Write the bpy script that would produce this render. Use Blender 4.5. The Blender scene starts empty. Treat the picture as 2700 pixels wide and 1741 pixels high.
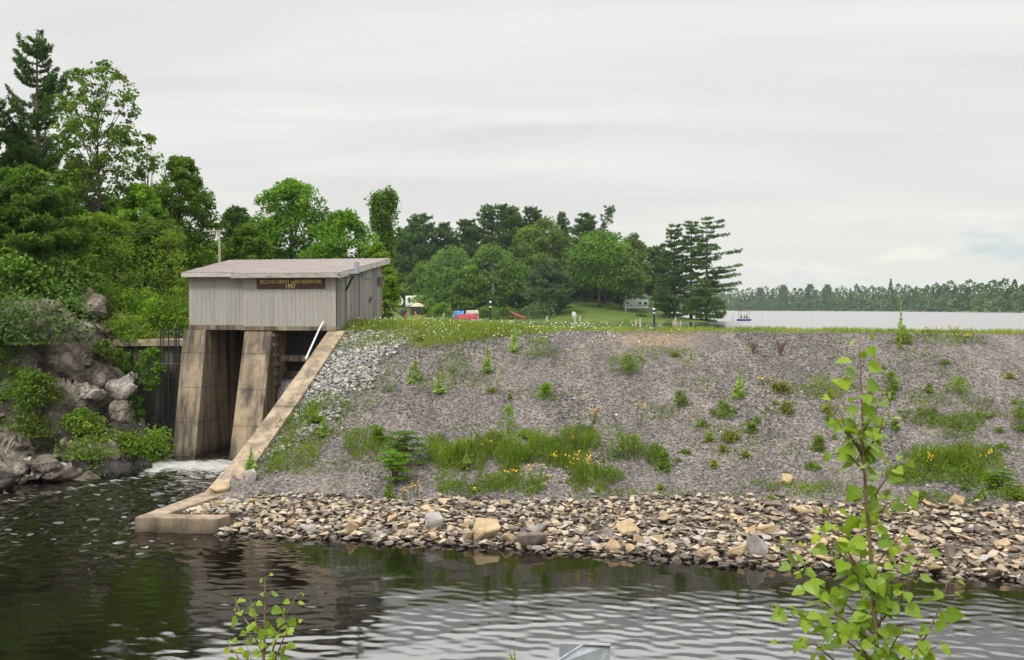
import bpy, bmesh, math, random
import numpy as np
from mathutils import Vector, Matrix, noise as mnoise
R = math.radians
scn = bpy.context.scene
col = scn.collection
# ------------------------------------------------------------------ camera
FOC, CX, CY, CAMZ = 2625.0, 1350.0, 870.5, 6.4
PIT = math.atan((CY - 814.0) / FOC)
cd = bpy.data.cameras.new('camera'); cam = bpy.data.objects.new('camera', cd); col.objects.link(cam)
cd.sensor_width = 36.0; cd.lens = 35.0; cd.clip_start = 0.1; cd.clip_end = 6000
cam.location = (0, 0, CAMZ); cam.rotation_euler = (R(90) - PIT, 0, 0)
scn.camera = cam
# ------------------------------------------------------------------ world, sun, exposure
scn.view_settings.view_transform = 'Standard'; scn.view_settings.look = 'None'
scn.view_settings.exposure = 0.12; scn.view_settings.gamma = 1.0
SUN_EL, SUN_AZ = R(52), R(215)          # azimuth clockwise from +Y
w = bpy.data.worlds.new('World'); scn.world = w; w.use_nodes = True
nt = w.node_tree; nt.nodes.clear(); N = nt.nodes; L = nt.links
def nd(tree, t, **kw):
    n = tree.nodes.new(t)
    for k, v in kw.items():
        if k.startswith('i_'):
            n.inputs[int(k[2:])].default_value = v
        else: setattr(n, k, v)
    return n
out = nd(nt, 'ShaderNodeOutputWorld'); bg = nd(nt, 'ShaderNodeBackground'); bg.inputs[1].default_value = 0.1
L.new(bg.outputs[0], out.inputs[0])
sky = nd(nt, 'ShaderNodeTexSky'); sky.sky_type = 'NISHITA'; sky.sun_disc = False
sky.sun_elevation = SUN_EL; sky.sun_rotation = SUN_AZ; sky.air_density = 1.0; sky.dust_density = 2.0
tc = nd(nt, 'ShaderNodeTexCoord'); sep = nd(nt, 'ShaderNodeSeparateXYZ'); L.new(tc.outputs['Generated'], sep.inputs[0])
def mth(op, a, b=None, clamp=False):
    n = nd(nt, 'ShaderNodeMath', operation=op, use_clamp=clamp)
    for i, s in enumerate((a, b)):
        if s is None: continue
        if isinstance(s, (int, float)): n.inputs[i].default_value = s
        else: L.new(s, n.inputs[i])
    return n.outputs[0]
zc = mth('MAXIMUM', sep.outputs[2], 0.0)
den = mth('ADD', zc, 0.09)
px_ = mth('DIVIDE', sep.outputs[0], den); py_ = mth('DIVIDE', sep.outputs[1], den)
cmb = nd(nt, 'ShaderNodeCombineXYZ'); L.new(px_, cmb.inputs[0]); L.new(py_, cmb.inputs[1])
def cloud(scale, detail, rough, stretch=(1, 1, 1), dist=0.0, off=(0, 0, 0), src=None):
    mp = nd(nt, 'ShaderNodeMapping'); mp.inputs['Scale'].default_value = stretch; mp.inputs['Location'].default_value = off
    L.new(src or cmb.outputs[0], mp.inputs[0])
    n = nd(nt, 'ShaderNodeTexNoise'); n.inputs['Scale'].default_value = scale; n.inputs['Detail'].default_value = detail
    n.inputs['Roughness'].default_value = rough; n.inputs['Distortion'].default_value = dist
    L.new(mp.outputs[0], n.inputs['Vector']); return n.outputs[0]
n1 = cloud(1.0, 5, 0.55, (0.35, 1.1, 1), 0.4)
r1 = nd(nt, 'ShaderNodeValToRGB'); L.new(n1, r1.inputs[0])
r1.color_ramp.elements[0].position = 0.36; r1.color_ramp.elements[0].color = (7.1, 7.0, 6.95, 1)
r1.color_ramp.elements[1].position = 0.66; r1.color_ramp.elements[1].color = (8.8, 8.75, 8.35, 1)
# the low part of the sky: paler, slightly warm, with small heaped clouds
low = mth('SUBTRACT', 1.0, mth('MULTIPLY', zc, 5.5), True)
mxl = nd(nt, 'ShaderNodeMixRGB'); L.new(low, mxl.inputs[0]); L.new(r1.outputs[0], mxl.inputs[1])
mxl.inputs[2].default_value = (7.75, 7.8, 7.3, 1)
n2 = cloud(13.0, 6, 0.55, (0.75, 0.75, 2.6), 0.2, (1.7, 0, 0.21), tc.outputs['Generated'])
r2 = nd(nt, 'ShaderNodeValToRGB'); L.new(n2, r2.inputs[0])
r2.color_ramp.elements[0].position = 0.47; r2.color_ramp.elements[0].color = (0, 0, 0, 1)
r2.color_ramp.elements[1].position = 0.56; r2.color_ramp.elements[1].color = (1, 1, 1, 1)
band = mth('MULTIPLY', mth('SUBTRACT', 1.0, mth('ABSOLUTE', mth('MULTIPLY', mth('SUBTRACT', zc, 0.055), 24.0)), True),
           mth('MULTIPLY', sep.outputs[0], 4.0, True), True)
mk = mth('MULTIPLY', r2.outputs[0], band)
n3 = cloud(13.0, 6, 0.55, (0.75, 0.75, 2.6), 0.2, (1.7, 0, 0.25), tc.outputs['Generated'])
shd = nd(nt, 'ShaderNodeValToRGB'); L.new(n3, shd.inputs[0])
shd.color_ramp.elements[0].position = 0.44; shd.color_ramp.elements[0].color = (8.9, 8.7, 8.0, 1)
shd.color_ramp.elements[1].position = 0.60; shd.color_ramp.elements[1].color = (6.2, 6.8, 6.9, 1)
mxc = nd(nt, 'ShaderNodeMixRGB'); L.new(mth('MULTIPLY', mk, 1.0), mxc.inputs[0]); L.new(mxl.outputs[0], mxc.inputs[1]); L.new(shd.outputs[0], mxc.inputs[2])
# overcast deck almost hides the clear sky above it
zen = nd(nt, 'ShaderNodeMapRange'); zen.interpolation_type = 'SMOOTHSTEP'; L.new(zc, zen.inputs[0])
zen.inputs[1].default_value = 0.29; zen.inputs[2].default_value = 0.44; zen.inputs[3].default_value = 1.0; zen.inputs[4].default_value = 2.1
glo = nd(nt, 'ShaderNodeMapRange'); glo.interpolation_type = 'SMOOTHSTEP'; L.new(zc, glo.inputs[0]); glo.inputs[1].default_value = 0.297; glo.inputs[2].default_value = 0.345; glo.inputs[3].default_value = 0.0; glo.inputs[4].default_value = 1.0
glf = nd(nt, 'ShaderNodeMapRange'); glf.interpolation_type = 'SMOOTHSTEP'; L.new(zc, glf.inputs[0]); glf.inputs[1].default_value = 0.40; glf.inputs[2].default_value = 0.62; glf.inputs[3].default_value = 1.0; glf.inputs[4].default_value = 0.0
ahead = mth('POWER', mth('MAXIMUM', sep.outputs[1], 0.0), 3.0)      # added sky glow above the view, to brighten its reflection in the water
bright = mth('MULTIPLY_ADD', mth('MULTIPLY', mth('MULTIPLY', glo.outputs[0], glf.outputs[0]), ahead), 3.0)
L.new(zen.outputs[0], bright.node.inputs[2])
brt = nd(nt, 'ShaderNodeVectorMath', operation='SCALE'); L.new(mxc.outputs[0], brt.inputs[0]); L.new(bright, brt.inputs['Scale'])
mxs = nd(nt, 'ShaderNodeMixRGB'); mxs.inputs[0].default_value = 0.93
L.new(sky.outputs[0], mxs.inputs[1]); L.new(brt.outputs[0], mxs.inputs[2]); L.new(mxs.outputs[0], bg.inputs[0])
sd = bpy.data.lights.new('sun', 'SUN'); sun = bpy.data.objects.new('sun', sd); col.objects.link(sun)
sd.energy = 2.5; sd.angle = R(12); sd.color = (1.0, 0.96, 0.9)
sv = Vector((math.sin(SUN_AZ) * math.cos(SUN_EL), math.cos(SUN_AZ) * math.cos(SUN_EL), math.sin(SUN_EL)))
sun.rotation_euler = sv.to_track_quat('Z', 'Y').to_euler(); sun.location = (0, 0, 60)

# ------------------------------------------------------------------ helpers
CP, SP = math.cos(PIT), math.sin(PIT)
def P(px, py, Y):
    u = (px - CX) / FOC; v = (CY - py) / FOC
    dy = CP + v * SP; dz = -SP + v * CP
    return Vector((u * Y / dy, Y, CAMZ + dz * Y / dy))
def U(px, Y): return (px - CX) / FOC * Y
def tag(o, label=None, cat=None, group=None, kind=None):
    if label: o['label'] = label
    if cat: o['category'] = cat
    if group: o['group'] = group
    if kind: o['kind'] = kind
    return o
def empty(name, loc, rz=0.0):
    o = bpy.data.objects.new(name, None); col.objects.link(o); o.location = loc; o.rotation_euler = (0, 0, rz)
    o.empty_display_size = 0.3; return o
def link(name, me, parent=None, loc=None):
    o = bpy.data.objects.new(name, me); col.objects.link(o)
    if parent: o.parent = parent
    if loc is not None: o.location = loc
    return o
def copy_tree(o, parent=None):
    c = o.copy(); col.objects.link(c); c.parent = parent
    for ch in list(o.children): copy_tree(ch, c)
    return c
_tab = np.random.RandomState(7).rand(512, 512)
def vnoise(x, y):
    x = np.asarray(x, float); y = np.asarray(y, float)
    xi = np.floor(x).astype(int); yi = np.floor(y).astype(int); fx = x - xi; fy = y - yi
    fx = fx * fx * (3 - 2 * fx); fy = fy * fy * (3 - 2 * fy)
    g = lambda a, b: _tab[a % 512, b % 512]
    return (g(xi, yi) * (1 - fx) + g(xi + 1, yi) * fx) * (1 - fy) + (g(xi, yi + 1) * (1 - fx) + g(xi + 1, yi + 1) * fx) * fy
def fbm(x, y, o=4):
    s = 0; a = 0.5; f = 1.0
    for i in range(o): s = s + a * (vnoise(np.asarray(x) * f + 17 * i, np.asarray(y) * f + 31 * i) - 0.5); a *= 0.5; f *= 2.03
    return s
def sst(a, b, x):
    t = np.clip((np.asarray(x, float) - a) / (b - a), 0, 1); return t * t * (3 - 2 * t)
def mesh_np(name, V, F, mat=None, rnd=None, smooth=False, attrs=None):
    """V (n,3), F (m,k) one polygon size; or F a list of such arrays"""
    Fs = F if isinstance(F, list) and np.ndim(F[0]) == 2 else [F]
    Fs = [np.asarray(f, np.int32) for f in Fs if len(f)]
    me = bpy.data.meshes.new(name)
    V = np.asarray(V, np.float32)
    me.vertices.add(len(V)); me.vertices.foreach_set('co', V.ravel())
    nl = sum(f.size for f in Fs); npol = sum(len(f) for f in Fs)
    me.loops.add(nl); me.loops.foreach_set('vertex_index', np.concatenate([f.ravel() for f in Fs]))
    me.polygons.add(npol)
    tot = np.concatenate([np.full(len(f), f.shape[1], np.int32) for f in Fs])
    st = np.concatenate([[0], np.cumsum(tot)[:-1]]).astype(np.int32)
    me.polygons.foreach_set('loop_start', st)
    me.polygons.foreach_set('use_smooth', np.full(npol, smooth))
    me.update(calc_edges=True)
    if rnd is not None:
        a = me.attributes.new('rnd', 'FLOAT', 'FACE'); a.data.foreach_set('value', np.asarray(rnd, np.float32))
    if attrs:
        for k, v in attrs.items():
            a = me.attributes.new(k, 'FLOAT_COLOR', 'POINT'); a.data.foreach_set('color', np.asarray(v, np.float32).ravel())
    if mat: me.materials.append(mat)
    return me
class MB:
    """collects shapes into one mesh"""
    def __init__(s): s.v = []; s.f = []; s.r = []
    def add(s, vs, fs, r=0.5):
        o = len(s.v); s.v += [tuple(x) for x in vs]; s.f += [tuple(i + o for i in f) for f in fs]; s.r += [r] * len(fs); return s
    def box(s, c, d, m=None, r=0.5, taper=None):
        x, y, z = d[0] / 2, d[1] / 2, d[2] / 2
        tx, ty = taper or (1, 1)
        vs = [Vector((a * x * (tx if q > 0 else 1), b * y * (ty if q > 0 else 1), q * z)) for q in (-1, 1) for a, b in ((-1, -1), (1, -1), (1, 1), (-1, 1))]
        if m is not None: vs = [m @ v for v in vs]
        vs = [v + Vector(c) for v in vs]
        return s.add(vs, [(3, 2, 1, 0), (4, 5, 6, 7), (0, 1, 5, 4), (1, 2, 6, 5), (2, 3, 7, 6), (3, 0, 4, 7)], r)
    def prism(s, poly, d, r=0.5):
        """poly: list of 3D points (planar), d: extrusion vector"""
        n = len(poly); d = Vector(d); vs = [Vector(p) for p in poly] + [Vector(p) + d for p in poly]
        return s.add(vs, [tuple(range(n))[::-1], tuple(range(n, 2 * n))] + [(i, (i + 1) % n, n + (i + 1) % n, n + i) for i in range(n)], r)
    def tube(s, pts, rad, n=6, r=0.5, cap=True):
        pts = [Vector(p) for p in pts]
        if isinstance(rad, (int, float)): rad = [rad] * len(pts)
        vs = []; prev = None
        for i, p in enumerate(pts):
            t = (pts[min(i + 1, len(pts) - 1)] - pts[max(i - 1, 0)]).normalized()
            a = t.cross(Vector((0, 0, 1)) if abs(t.z) < 0.95 else Vector((1, 0, 0))).normalized()
            if prev is not None:
                a = (prev - t * prev.dot(t)).normalized()
            prev = a; b = t.cross(a)
            for k in range(n):
                an = 2 * math.pi * k / n; vs.append(p + (a * math.cos(an) + b * math.sin(an)) * rad[i])
        fs = []
        for i in range(len(pts) - 1):
            for k in range(n):
                k2 = (k + 1) % n; fs.append((i * n + k, i * n + k2, (i + 1) * n + k2, (i + 1) * n + k))
        if cap: fs.append(tuple(range(n))[::-1]); fs.append(tuple(range((len(pts) - 1) * n, len(pts) * n)))
        return s.add(vs, fs, r)
    def ell(s, c, rad, nu=10, nv=7, r=0.5):
        vs = [Vector((0, 0, -1))]; 
        for j in range(1, nv):
            t = math.pi * j / nv - math.pi / 2
            for i in range(nu): a = 2 * math.pi * i / nu; vs.append(Vector((math.cos(a) * math.cos(t), math.sin(a) * math.cos(t), math.sin(t))))
        vs.append(Vector((0, 0, 1))); top = len(vs) - 1
        fs = [(0, 1 + (i + 1) % nu, 1 + i) for i in range(nu)]
        for j in range(nv - 2):
            for i in range(nu):
                a = 1 + j * nu; fs.append((a + i, a + (i + 1) % nu, a + nu + (i + 1) % nu, a + nu + i))
        a = 1 + (nv - 2) * nu
        fs += [(a + i, a + (i + 1) % nu, top) for i in range(nu)]
        return s.add([Vector((v.x * rad[0], v.y * rad[1], v.z * rad[2])) + Vector(c) for v in vs], fs, r)
    def mesh(s, name, mat, smooth=False):
        me = bpy.data.meshes.new(name); me.from_pydata(s.v, [], s.f); me.update()
        a = me.attributes.new('rnd', 'FLOAT', 'FACE'); a.data.foreach_set('value', np.asarray(s.r, np.float32))
        if smooth: me.polygons.foreach_set('use_smooth', np.full(len(s.f), True))
        me.materials.append(mat); return me
    def build(s, name, mat, parent=None, loc=None, smooth=False):
        return link(name, s.mesh(name, mat, smooth), parent, loc)

# ------------------------------------------------------------------ materials
def newmat(name):
    m = bpy.data.materials.new(name); m.use_nodes = True; t = m.node_tree
    b = t.nodes['Principled BSDF']; return m, t, b
def ramp(t, src, stops, interp='LINEAR'):
    r = t.nodes.new('ShaderNodeValToRGB'); t.links.new(src, r.inputs[0]); e = r.color_ramp.elements; r.color_ramp.interpolation = interp
    while len(e) < len(stops): e.new(0.5)
    for i, (p, c) in enumerate(stops): e[i].position = p; e[i].color = (*c, 1)
    return r.outputs[0]
def tnoise(t, scale, detail=4, rough=0.55, coord='Object', stretch=None, dist=0.0):
    c = t.nodes.new('ShaderNodeTexCoord'); s = c.outputs[coord]
    if stretch:
        mp = t.nodes.new('ShaderNodeMapping'); mp.inputs['Scale'].default_value = stretch; t.links.new(s, mp.inputs[0]); s = mp.outputs[0]
    n = t.nodes.new('ShaderNodeTexNoise'); n.inputs['Scale'].default_value = scale; n.inputs['Detail'].default_value = detail
    n.inputs['Roughness'].default_value = rough; n.inputs['Distortion'].default_value = dist; t.links.new(s, n.inputs['Vector']); return n.outputs[0]
def mix(t, f, a, b, mode='MIX'):
    m = t.nodes.new('ShaderNodeMixRGB'); m.blend_type = mode
    for i, s in enumerate((f, a, b)):
        if isinstance(s, (int, float)): m.inputs[i].default_value = s if i == 0 else (s, s, s, 1)
        elif isinstance(s, tuple): m.inputs[i].default_value = (*s, 1)
        else: t.links.new(s, m.inputs[i])
    return m.outputs[0]
def bump(t, b, h, strength=0.5, dist=0.02):
    n = t.nodes.new('ShaderNodeBump'); n.inputs['Strength'].default_value = strength; n.inputs['Distance'].default_value = dist
    t.links.new(h, n.inputs['Height']); t.links.new(n.outputs[0], b.inputs['Normal'])
def attr(t, name, outp='Fac'):
    a = t.nodes.new('ShaderNodeAttribute'); a.attribute_name = name; return a.outputs[outp]
def simple(name, c, rough=0.7, metal=0.0, var=0.15, scale=6.0, bmp=0.0):
    m, t, b = newmat(name)
    n = tnoise(t, scale)
    lo = tuple(x * (1 - var) for x in c); hi = tuple(min(1, x * (1 + var)) for x in c)
    t.links.new(ramp(t, n, [(0.3, lo), (0.7, hi)]), b.inputs['Base Color'])
    b.inputs['Roughness'].default_value = rough; b.inputs['Metallic'].default_value = metal
    if bmp: bump(t, b, n, bmp)
    return m
def leafmat(name, dark, light, extra=None, trans=0.42, rough=0.55):
    m, t, b = newmat(name)
    f = attr(t, 'rnd'); st = [(0.0, dark), (0.85, light)]
    if extra: st.append((1.0, extra))
    c = ramp(t, f, st)
    oi = t.nodes.new('ShaderNodeObjectInfo')
    hs = t.nodes.new('ShaderNodeHueSaturation'); t.links.new(c, hs.inputs['Color'])
    mr = t.nodes.new('ShaderNodeMapRange'); mr.inputs[3].default_value = 0.85; mr.inputs[4].default_value = 1.15
    t.links.new(oi.outputs['Random'], mr.inputs[0]); t.links.new(mr.outputs[0], hs.inputs['Value'])
    mr2 = t.nodes.new('ShaderNodeMapRange'); mr2.inputs[3].default_value = 0.49; mr2.inputs[4].default_value = 0.51
    t.links.new(oi.outputs['Random'], mr2.inputs[0]); t.links.new(mr2.outputs[0], hs.inputs['Hue'])
    t.links.new(hs.outputs[0], b.inputs['Base Color']); b.inputs['Roughness'].default_value = rough
    b.inputs['Specular IOR Level'].default_value = 0.3
    tr = t.nodes.new('ShaderNodeBsdfTranslucent')
    t.links.new(mix(t, 1.0, hs.outputs[0], (1.25, 1.35, 0.7), 'MULTIPLY'), tr.inputs[0])
    ms = t.nodes.new('ShaderNodeMixShader'); ms.inputs[0].default_value = trans
    o = t.nodes['Material Output']; t.links.new(b.outputs[0], ms.inputs[1]); t.links.new(tr.outputs[0], ms.inputs[2]); t.links.new(ms.outputs[0], o.inputs[0])
    return m
M = {}
M['maple'] = leafmat('maple_leaves', (0.05, 0.105, 0.010), (0.155, 0.275, 0.018), (0.25, 0.37, 0.03))
M['yellowgreen'] = leafmat('bright_leaves', (0.075, 0.15, 0.010), (0.21, 0.34, 0.018), (0.33, 0.44, 0.025))
M['olive'] = leafmat('olive_leaves', (0.065, 0.115, 0.013), (0.18, 0.26, 0.028), (0.28, 0.34, 0.045))
M['birch'] = leafmat('birch_leaves', (0.06, 0.12, 0.02), (0.16, 0.26, 0.04), (0.23, 0.34, 0.055))
M['needle'] = leafmat('pine_needles', (0.035, 0.076, 0.018), (0.10, 0.18, 0.03), (0.18, 0.27, 0.045), 0.3)
M['needle_soft'] = leafmat('soft_pine_needles', (0.055, 0.12, 0.014), (0.14, 0.25, 0.025), (0.24, 0.37, 0.04), 0.3)
M['needle_blue'] = leafmat('blue_pine_needles', (0.045, 0.09, 0.03), (0.11, 0.19, 0.06), (0.2, 0.29, 0.09), 0.25)
M['weed'] = leafmat('weed_leaves', (0.06, 0.105, 0.012), (0.19, 0.28, 0.022), (0.38, 0.42, 0.05), 0.4)
M['grassy'] = leafmat('grass_blades', (0.12, 0.18, 0.025), (0.28, 0.36, 0.05), (0.46, 0.44, 0.13), 0.3)
M['mullein'] = leafmat('mullein_leaves', (0.20, 0.31, 0.07), (0.36, 0.48, 0.12), (0.52, 0.50, 0.08), 0.3)
M['sapling'] = leafmat('sapling_leaves', (0.12, 0.22, 0.018), (0.28, 0.41, 0.03), (0.42, 0.48, 0.035), 0.38, 0.4)
M['yellow'] = simple('yellow_petals', (0.75, 0.48, 0.02)); M['orange'] = simple('orange_petals', (0.8, 0.33, 0.02))
M['white_petal'] = simple('white_petals', (0.8, 0.8, 0.76))
M['reddish_stem'] = simple('dry_stems', (0.16, 0.11, 0.08))
M['bark'] = simple('grey_bark', (0.10, 0.08, 0.065), 0.9, 0, 0.4, 8, 0.5)
M['birchbark'] = simple('birch_bark', (0.5, 0.48, 0.43), 0.8, 0, 0.35, 5)
M['twig'] = simple('twig_bark', (0.16, 0.10, 0.05), 0.8, 0, 0.3, 40)
M['farwood'] = leafmat('far_wood_leaves', (0.03, 0.075, 0.018), (0.09, 0.18, 0.03), (0.15, 0.24, 0.045), 0.2)

def rockmat(name, stops, scale=3.0, stain=None, bstr=0.6, objvar=True, lichen=0.0, wet=False, rough=0.85):
    m, t, b = newmat(name)
    n = tnoise(t, scale, 8, 0.65)
    c = ramp(t, n, stops)
    n2 = tnoise(t, scale * 7, 5, 0.7)
    c = mix(t, 0.6, c, ramp(t, n2, [(0.3, (0.55, 0.55, 0.55)), (0.7, (1.25, 1.25, 1.25))]), 'MULTIPLY')
    if lichen:
        n3 = tnoise(t, scale * 1.3, 6, 0.7, stretch=(1, 1, 0.7))
        c = mix(t, ramp(t, n3, [(0.56, (0, 0, 0)), (0.66, (lichen,) * 3)]), c, stain or (0.35, 0.34, 0.3))
    if lichen:   # fracture lines
        tq = t.nodes.new('ShaderNodeTexCoord'); nq = t.nodes.new('ShaderNodeTexNoise'); nq.inputs['Scale'].default_value = 1.6; nq.inputs['Detail'].default_value = 4; t.links.new(tq.outputs['Object'], nq.inputs['Vector'])
        aq = t.nodes.new('ShaderNodeVectorMath'); aq.operation = 'MULTIPLY_ADD'; t.links.new(nq.outputs['Color'], aq.inputs[0]); aq.inputs[1].default_value = (.9, .9, .9); t.links.new(tq.outputs['Object'], aq.inputs[2])
        vq = t.nodes.new('ShaderNodeTexVoronoi'); vq.feature = 'DISTANCE_TO_EDGE'; vq.inputs['Scale'].default_value = 1.5; t.links.new(aq.outputs[0], vq.inputs['Vector'])
        c = mix(t, 1.0, c, ramp(t, vq.outputs['Distance'], [(0.0, (0.25, 0.23, 0.21)), (0.03, (1, 1, 1))]), 'MULTIPLY')
    if wet:   # dark band left by the water line
        tc_ = t.nodes.new('ShaderNodeNewGeometry'); s_ = t.nodes.new('ShaderNodeSeparateXYZ'); t.links.new(tc_.outputs['Position'], s_.inputs[0])
        mr = t.nodes.new('ShaderNodeMapRange'); mr.inputs[1].default_value = 0.05; mr.inputs[2].default_value = 0.22; mr.inputs[3].default_value = 0.3; mr.inputs[4].default_value = 1.0
        t.links.new(s_.outputs[2], mr.inputs[0]); c = mix(t, 1.0, c, mr.outputs[0], 'MULTIPLY')
    if objvar:
        oi = t.nodes.new('ShaderNodeObjectInfo')
        c = mix(t, 1.0, c, ramp(t, oi.outputs['Random'], objvar if isinstance(objvar, list) else [(0, (0.7, 0.7, 0.7)), (1, (1.2, 1.2, 1.2))]), 'MULTIPLY')
    t.links.new(c, b.inputs['Base Color']); b.inputs['Roughness'].default_value = rough; b.inputs['Specular IOR Level'].default_value = 0.25
    bump(t, b, n2, bstr, 0.03)
    return m
TANVAR = [(0.0, (0.50, 0.46, 0.47)), (0.25, (0.8, 0.72, 0.62)), (0.45, (1.15, 0.95, 0.68)), (0.65, (0.75, 0.73, 0.73)), (0.85, (1.3, 1.1, 0.82)), (1.0, (1.0, 0.88, 0.8))]
M['riprap'] = rockmat('riprap_stone', [(0.3, (0.22, 0.18, 0.13)), (0.5, (0.36, 0.30, 0.22)), (0.7, (0.50, 0.42, 0.31))], 4.0, wet=True, objvar=TANVAR)
M['crag'] = rockmat('crag_rock', [(0.32, (0.03, 0.026, 0.021)), (0.45, (0.11, 0.093, 0.075)), (0.6, (0.22, 0.188, 0.155)), (0.75, (0.36, 0.31, 0.265))], 0.9, (0.42, 0.39, 0.36), 0.9, objvar=[(0, (0.85, 0.85, 0.85)), (1, (1.1, 1.1, 1.1))], lichen=0.55, wet=True)
M['palerock'] = rockmat('pale_boulder_rock', [(0.3, (0.12, 0.105, 0.09)), (0.5, (0.27, 0.24, 0.21)), (0.7, (0.42, 0.375, 0.335))], 1.0, (0.5, 0.46, 0.42), 0.9, objvar=False, lichen=0.4)
M['darkrock'] = rockmat('dark_wet_rock', [(0.3, (0.012, 0.011, 0.011)), (0.55, (0.035, 0.031, 0.029)), (0.78, (0.11, 0.098, 0.088))], 1.1, (0.16, 0.15, 0.13), 0.8, objvar=False, lichen=0.15, wet=True)
def stonestuff(name, stops):
    m, t, b = newmat(name)
    c = ramp(t, attr(t, 'rnd'), stops)
    c = mix(t, 0.5, c, ramp(t, tnoise(t, 14, 3), [(0.3, (0.7, 0.7, 0.7)), (0.7, (1.2, 1.2, 1.2))]), 'MULTIPLY')
    tc_ = t.nodes.new('ShaderNodeNewGeometry'); s_ = t.nodes.new('ShaderNodeSeparateXYZ'); t.links.new(tc_.outputs['Position'], s_.inputs[0])   # wet, algae dark band at the water line
    mr = t.nodes.new('ShaderNodeMapRange'); mr.inputs[1].default_value = 0.02; mr.inputs[2].default_value = 0.12; mr.inputs[3].default_value = 0.28; mr.inputs[4].default_value = 1.0
    t.links.new(s_.outputs[2], mr.inputs[0]); c = mix(t, 1.0, c, mr.outputs[0], 'MULTIPLY')
    t.links.new(c, b.inputs['Base Color']); b.inputs['Roughness'].default_value = 0.85; b.inputs['Specular IOR Level'].default_value = 0.25
    return m
M['gravel_stone'] = stonestuff('gravel_stones', [(0, (0.045, 0.042, 0.042)), (0.4, (0.145, 0.135, 0.133)), (0.8, (0.275, 0.257, 0.253)), (1, (0.60, 0.58, 0.56))])
M['cobble'] = stonestuff('grey_cobbles', [(0, (0.10, 0.10, 0.098)), (0.4, (0.25, 0.248, 0.24)), (0.8, (0.40, 0.392, 0.372)), (1, (0.48, 0.42, 0.33))])
M['rubble'] = stonestuff('rubble_stones', [(0, (0.09, 0.075, 0.068)), (0.3, (0.23, 0.195, 0.165)), (0.6, (0.37, 0.305, 0.22)), (0.82, (0.50, 0.405, 0.28)), (1, (0.35, 0.33, 0.32))])

def concretemat(name, base, lift=0.75, streak=0.8, rustz=None):
    m, t, b = newmat(name)
    n = tnoise(t, 1.6, 8, 0.7); lo = tuple(x * 0.6 for x in base); hi = tuple(min(1, x * 1.3) for x in base)
    c = ramp(t, n, [(0.3, lo), (0.52, base), (0.72, hi)])
    st = tnoise(t, 1.5, 5, 0.6, stretch=(1.2, 1.2, 0.10), dist=0.4)      # water stains running down the face
    c = mix(t, ramp(t, st, [(0.43, (0, 0, 0)), (0.60, (streak,) * 3)]), c, (0.035, 0.03, 0.026))
    st2 = tnoise(t, 2.3, 4, 0.6, stretch=(1.2, 1.2, 0.2))
    c = mix(t, ramp(t, st2, [(0.55, (0, 0, 0)), (0.72, (0.4,) * 3)]), c, (0.30, 0.27, 0.22))
    # pour joints
    tcn = t.nodes.new('ShaderNodeNewGeometry'); s_ = t.nodes.new('ShaderNodeSeparateXYZ'); t.links.new(tcn.outputs['Position'], s_.inputs[0])
    ad = t.nodes.new('ShaderNodeMath'); ad.operation = 'MULTIPLY_ADD'; t.links.new(tnoise(t, 2.5, 3), ad.inputs[0]); ad.inputs[1].default_value = 0.06; t.links.new(s_.outputs[2], ad.inputs[2])
    md = t.nodes.new('ShaderNodeMath'); md.operation = 'PINGPONG'; t.links.new(ad.outputs[0], md.inputs[0]); md.inputs[1].default_value = lift
    c = mix(t, 1.0, c, ramp(t, md.outputs[0], [(0.0, (0.45, 0.42, 0.4)), (0.03, (1, 1, 1))]), 'MULTIPLY')
    mr = t.nodes.new('ShaderNodeMapRange'); mr.inputs[1].default_value = 0.06; mr.inputs[2].default_value = 0.5; mr.inputs[3].default_value = 0.35; mr.inputs[4].default_value = 1.0
    t.links.new(s_.outputs[2], mr.inputs[0]); c = mix(t, 1.0, c, mr.outputs[0], 'MULTIPLY')
    t.links.new(c, b.inputs['Base Color']); b.inputs['Roughness'].default_value = 0.9
    bump(t, b, tnoise(t, 9, 8, 0.7), 0.5, 0.02)
    return m
M['concrete'] = concretemat('stained_concrete', (0.31, 0.243, 0.16), 0.75, 0.85)
M['concrete_dark'] = concretemat('shaded_stained_concrete', (0.045, 0.040, 0.032), 0.8, 0.9)  # stains, plus the recess shade put into a near-black base colour
M['concrete_tan'] = concretemat('tan_concrete', (0.37, 0.285, 0.195), 1.4, 0.5)
M['black'] = simple('black_paint', (0.02, 0.02, 0.022), 0.5)
M['dark_void'] = simple('dark_bay_shade', (0.03, 0.026, 0.024), 0.7)  # near-black colour stands in for the shade deep in the gate bays

# ------------------------------------------------------------------ the lie of the land
def pl(x, xs, ys): return np.interp(x, xs, ys)
def crestY(x): return 43.0 - 0.11 * (x + 7.5)
def crestZ(x): return pl(x, [-8, -4, 2, 8, 20], [5.62, 5.58, 5.46, 5.46, 5.36])
def toeY(x): return pl(x, [-9, -5, 5, 12.5, 30], [31.0, 30.2, 29.0, 27.0, 22.5])
def toeZ(x): return pl(x, [-9, -5, 5, 12.5], [0.5, 0.55, 0.78, 1.0])
def watY(x): return pl(x, [-9, -5.8, -0.5, 6.2, 11.6, 30], [28.5, 28.05, 26.9, 25.0, 23.6, 18.5])
def wallX(Y): return pl(Y, [10, 28.2, 32.1, 42, 46], [-8.3, -8.3, -9.5, -7.45, -6.6])
def bankX(Y): return pl(Y, [10, 20, 30, 34, 38, 43, 46], [-30, -26, -19.5, -17.2, -14.9, -15.6, -16.2])
LAKE = 3.6
def far_shore(px): return pl(px, [1600, 1850, 2200, 2700, 3400, 5000], [1450, 1300, 1050, 640, 420, 300])
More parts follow.
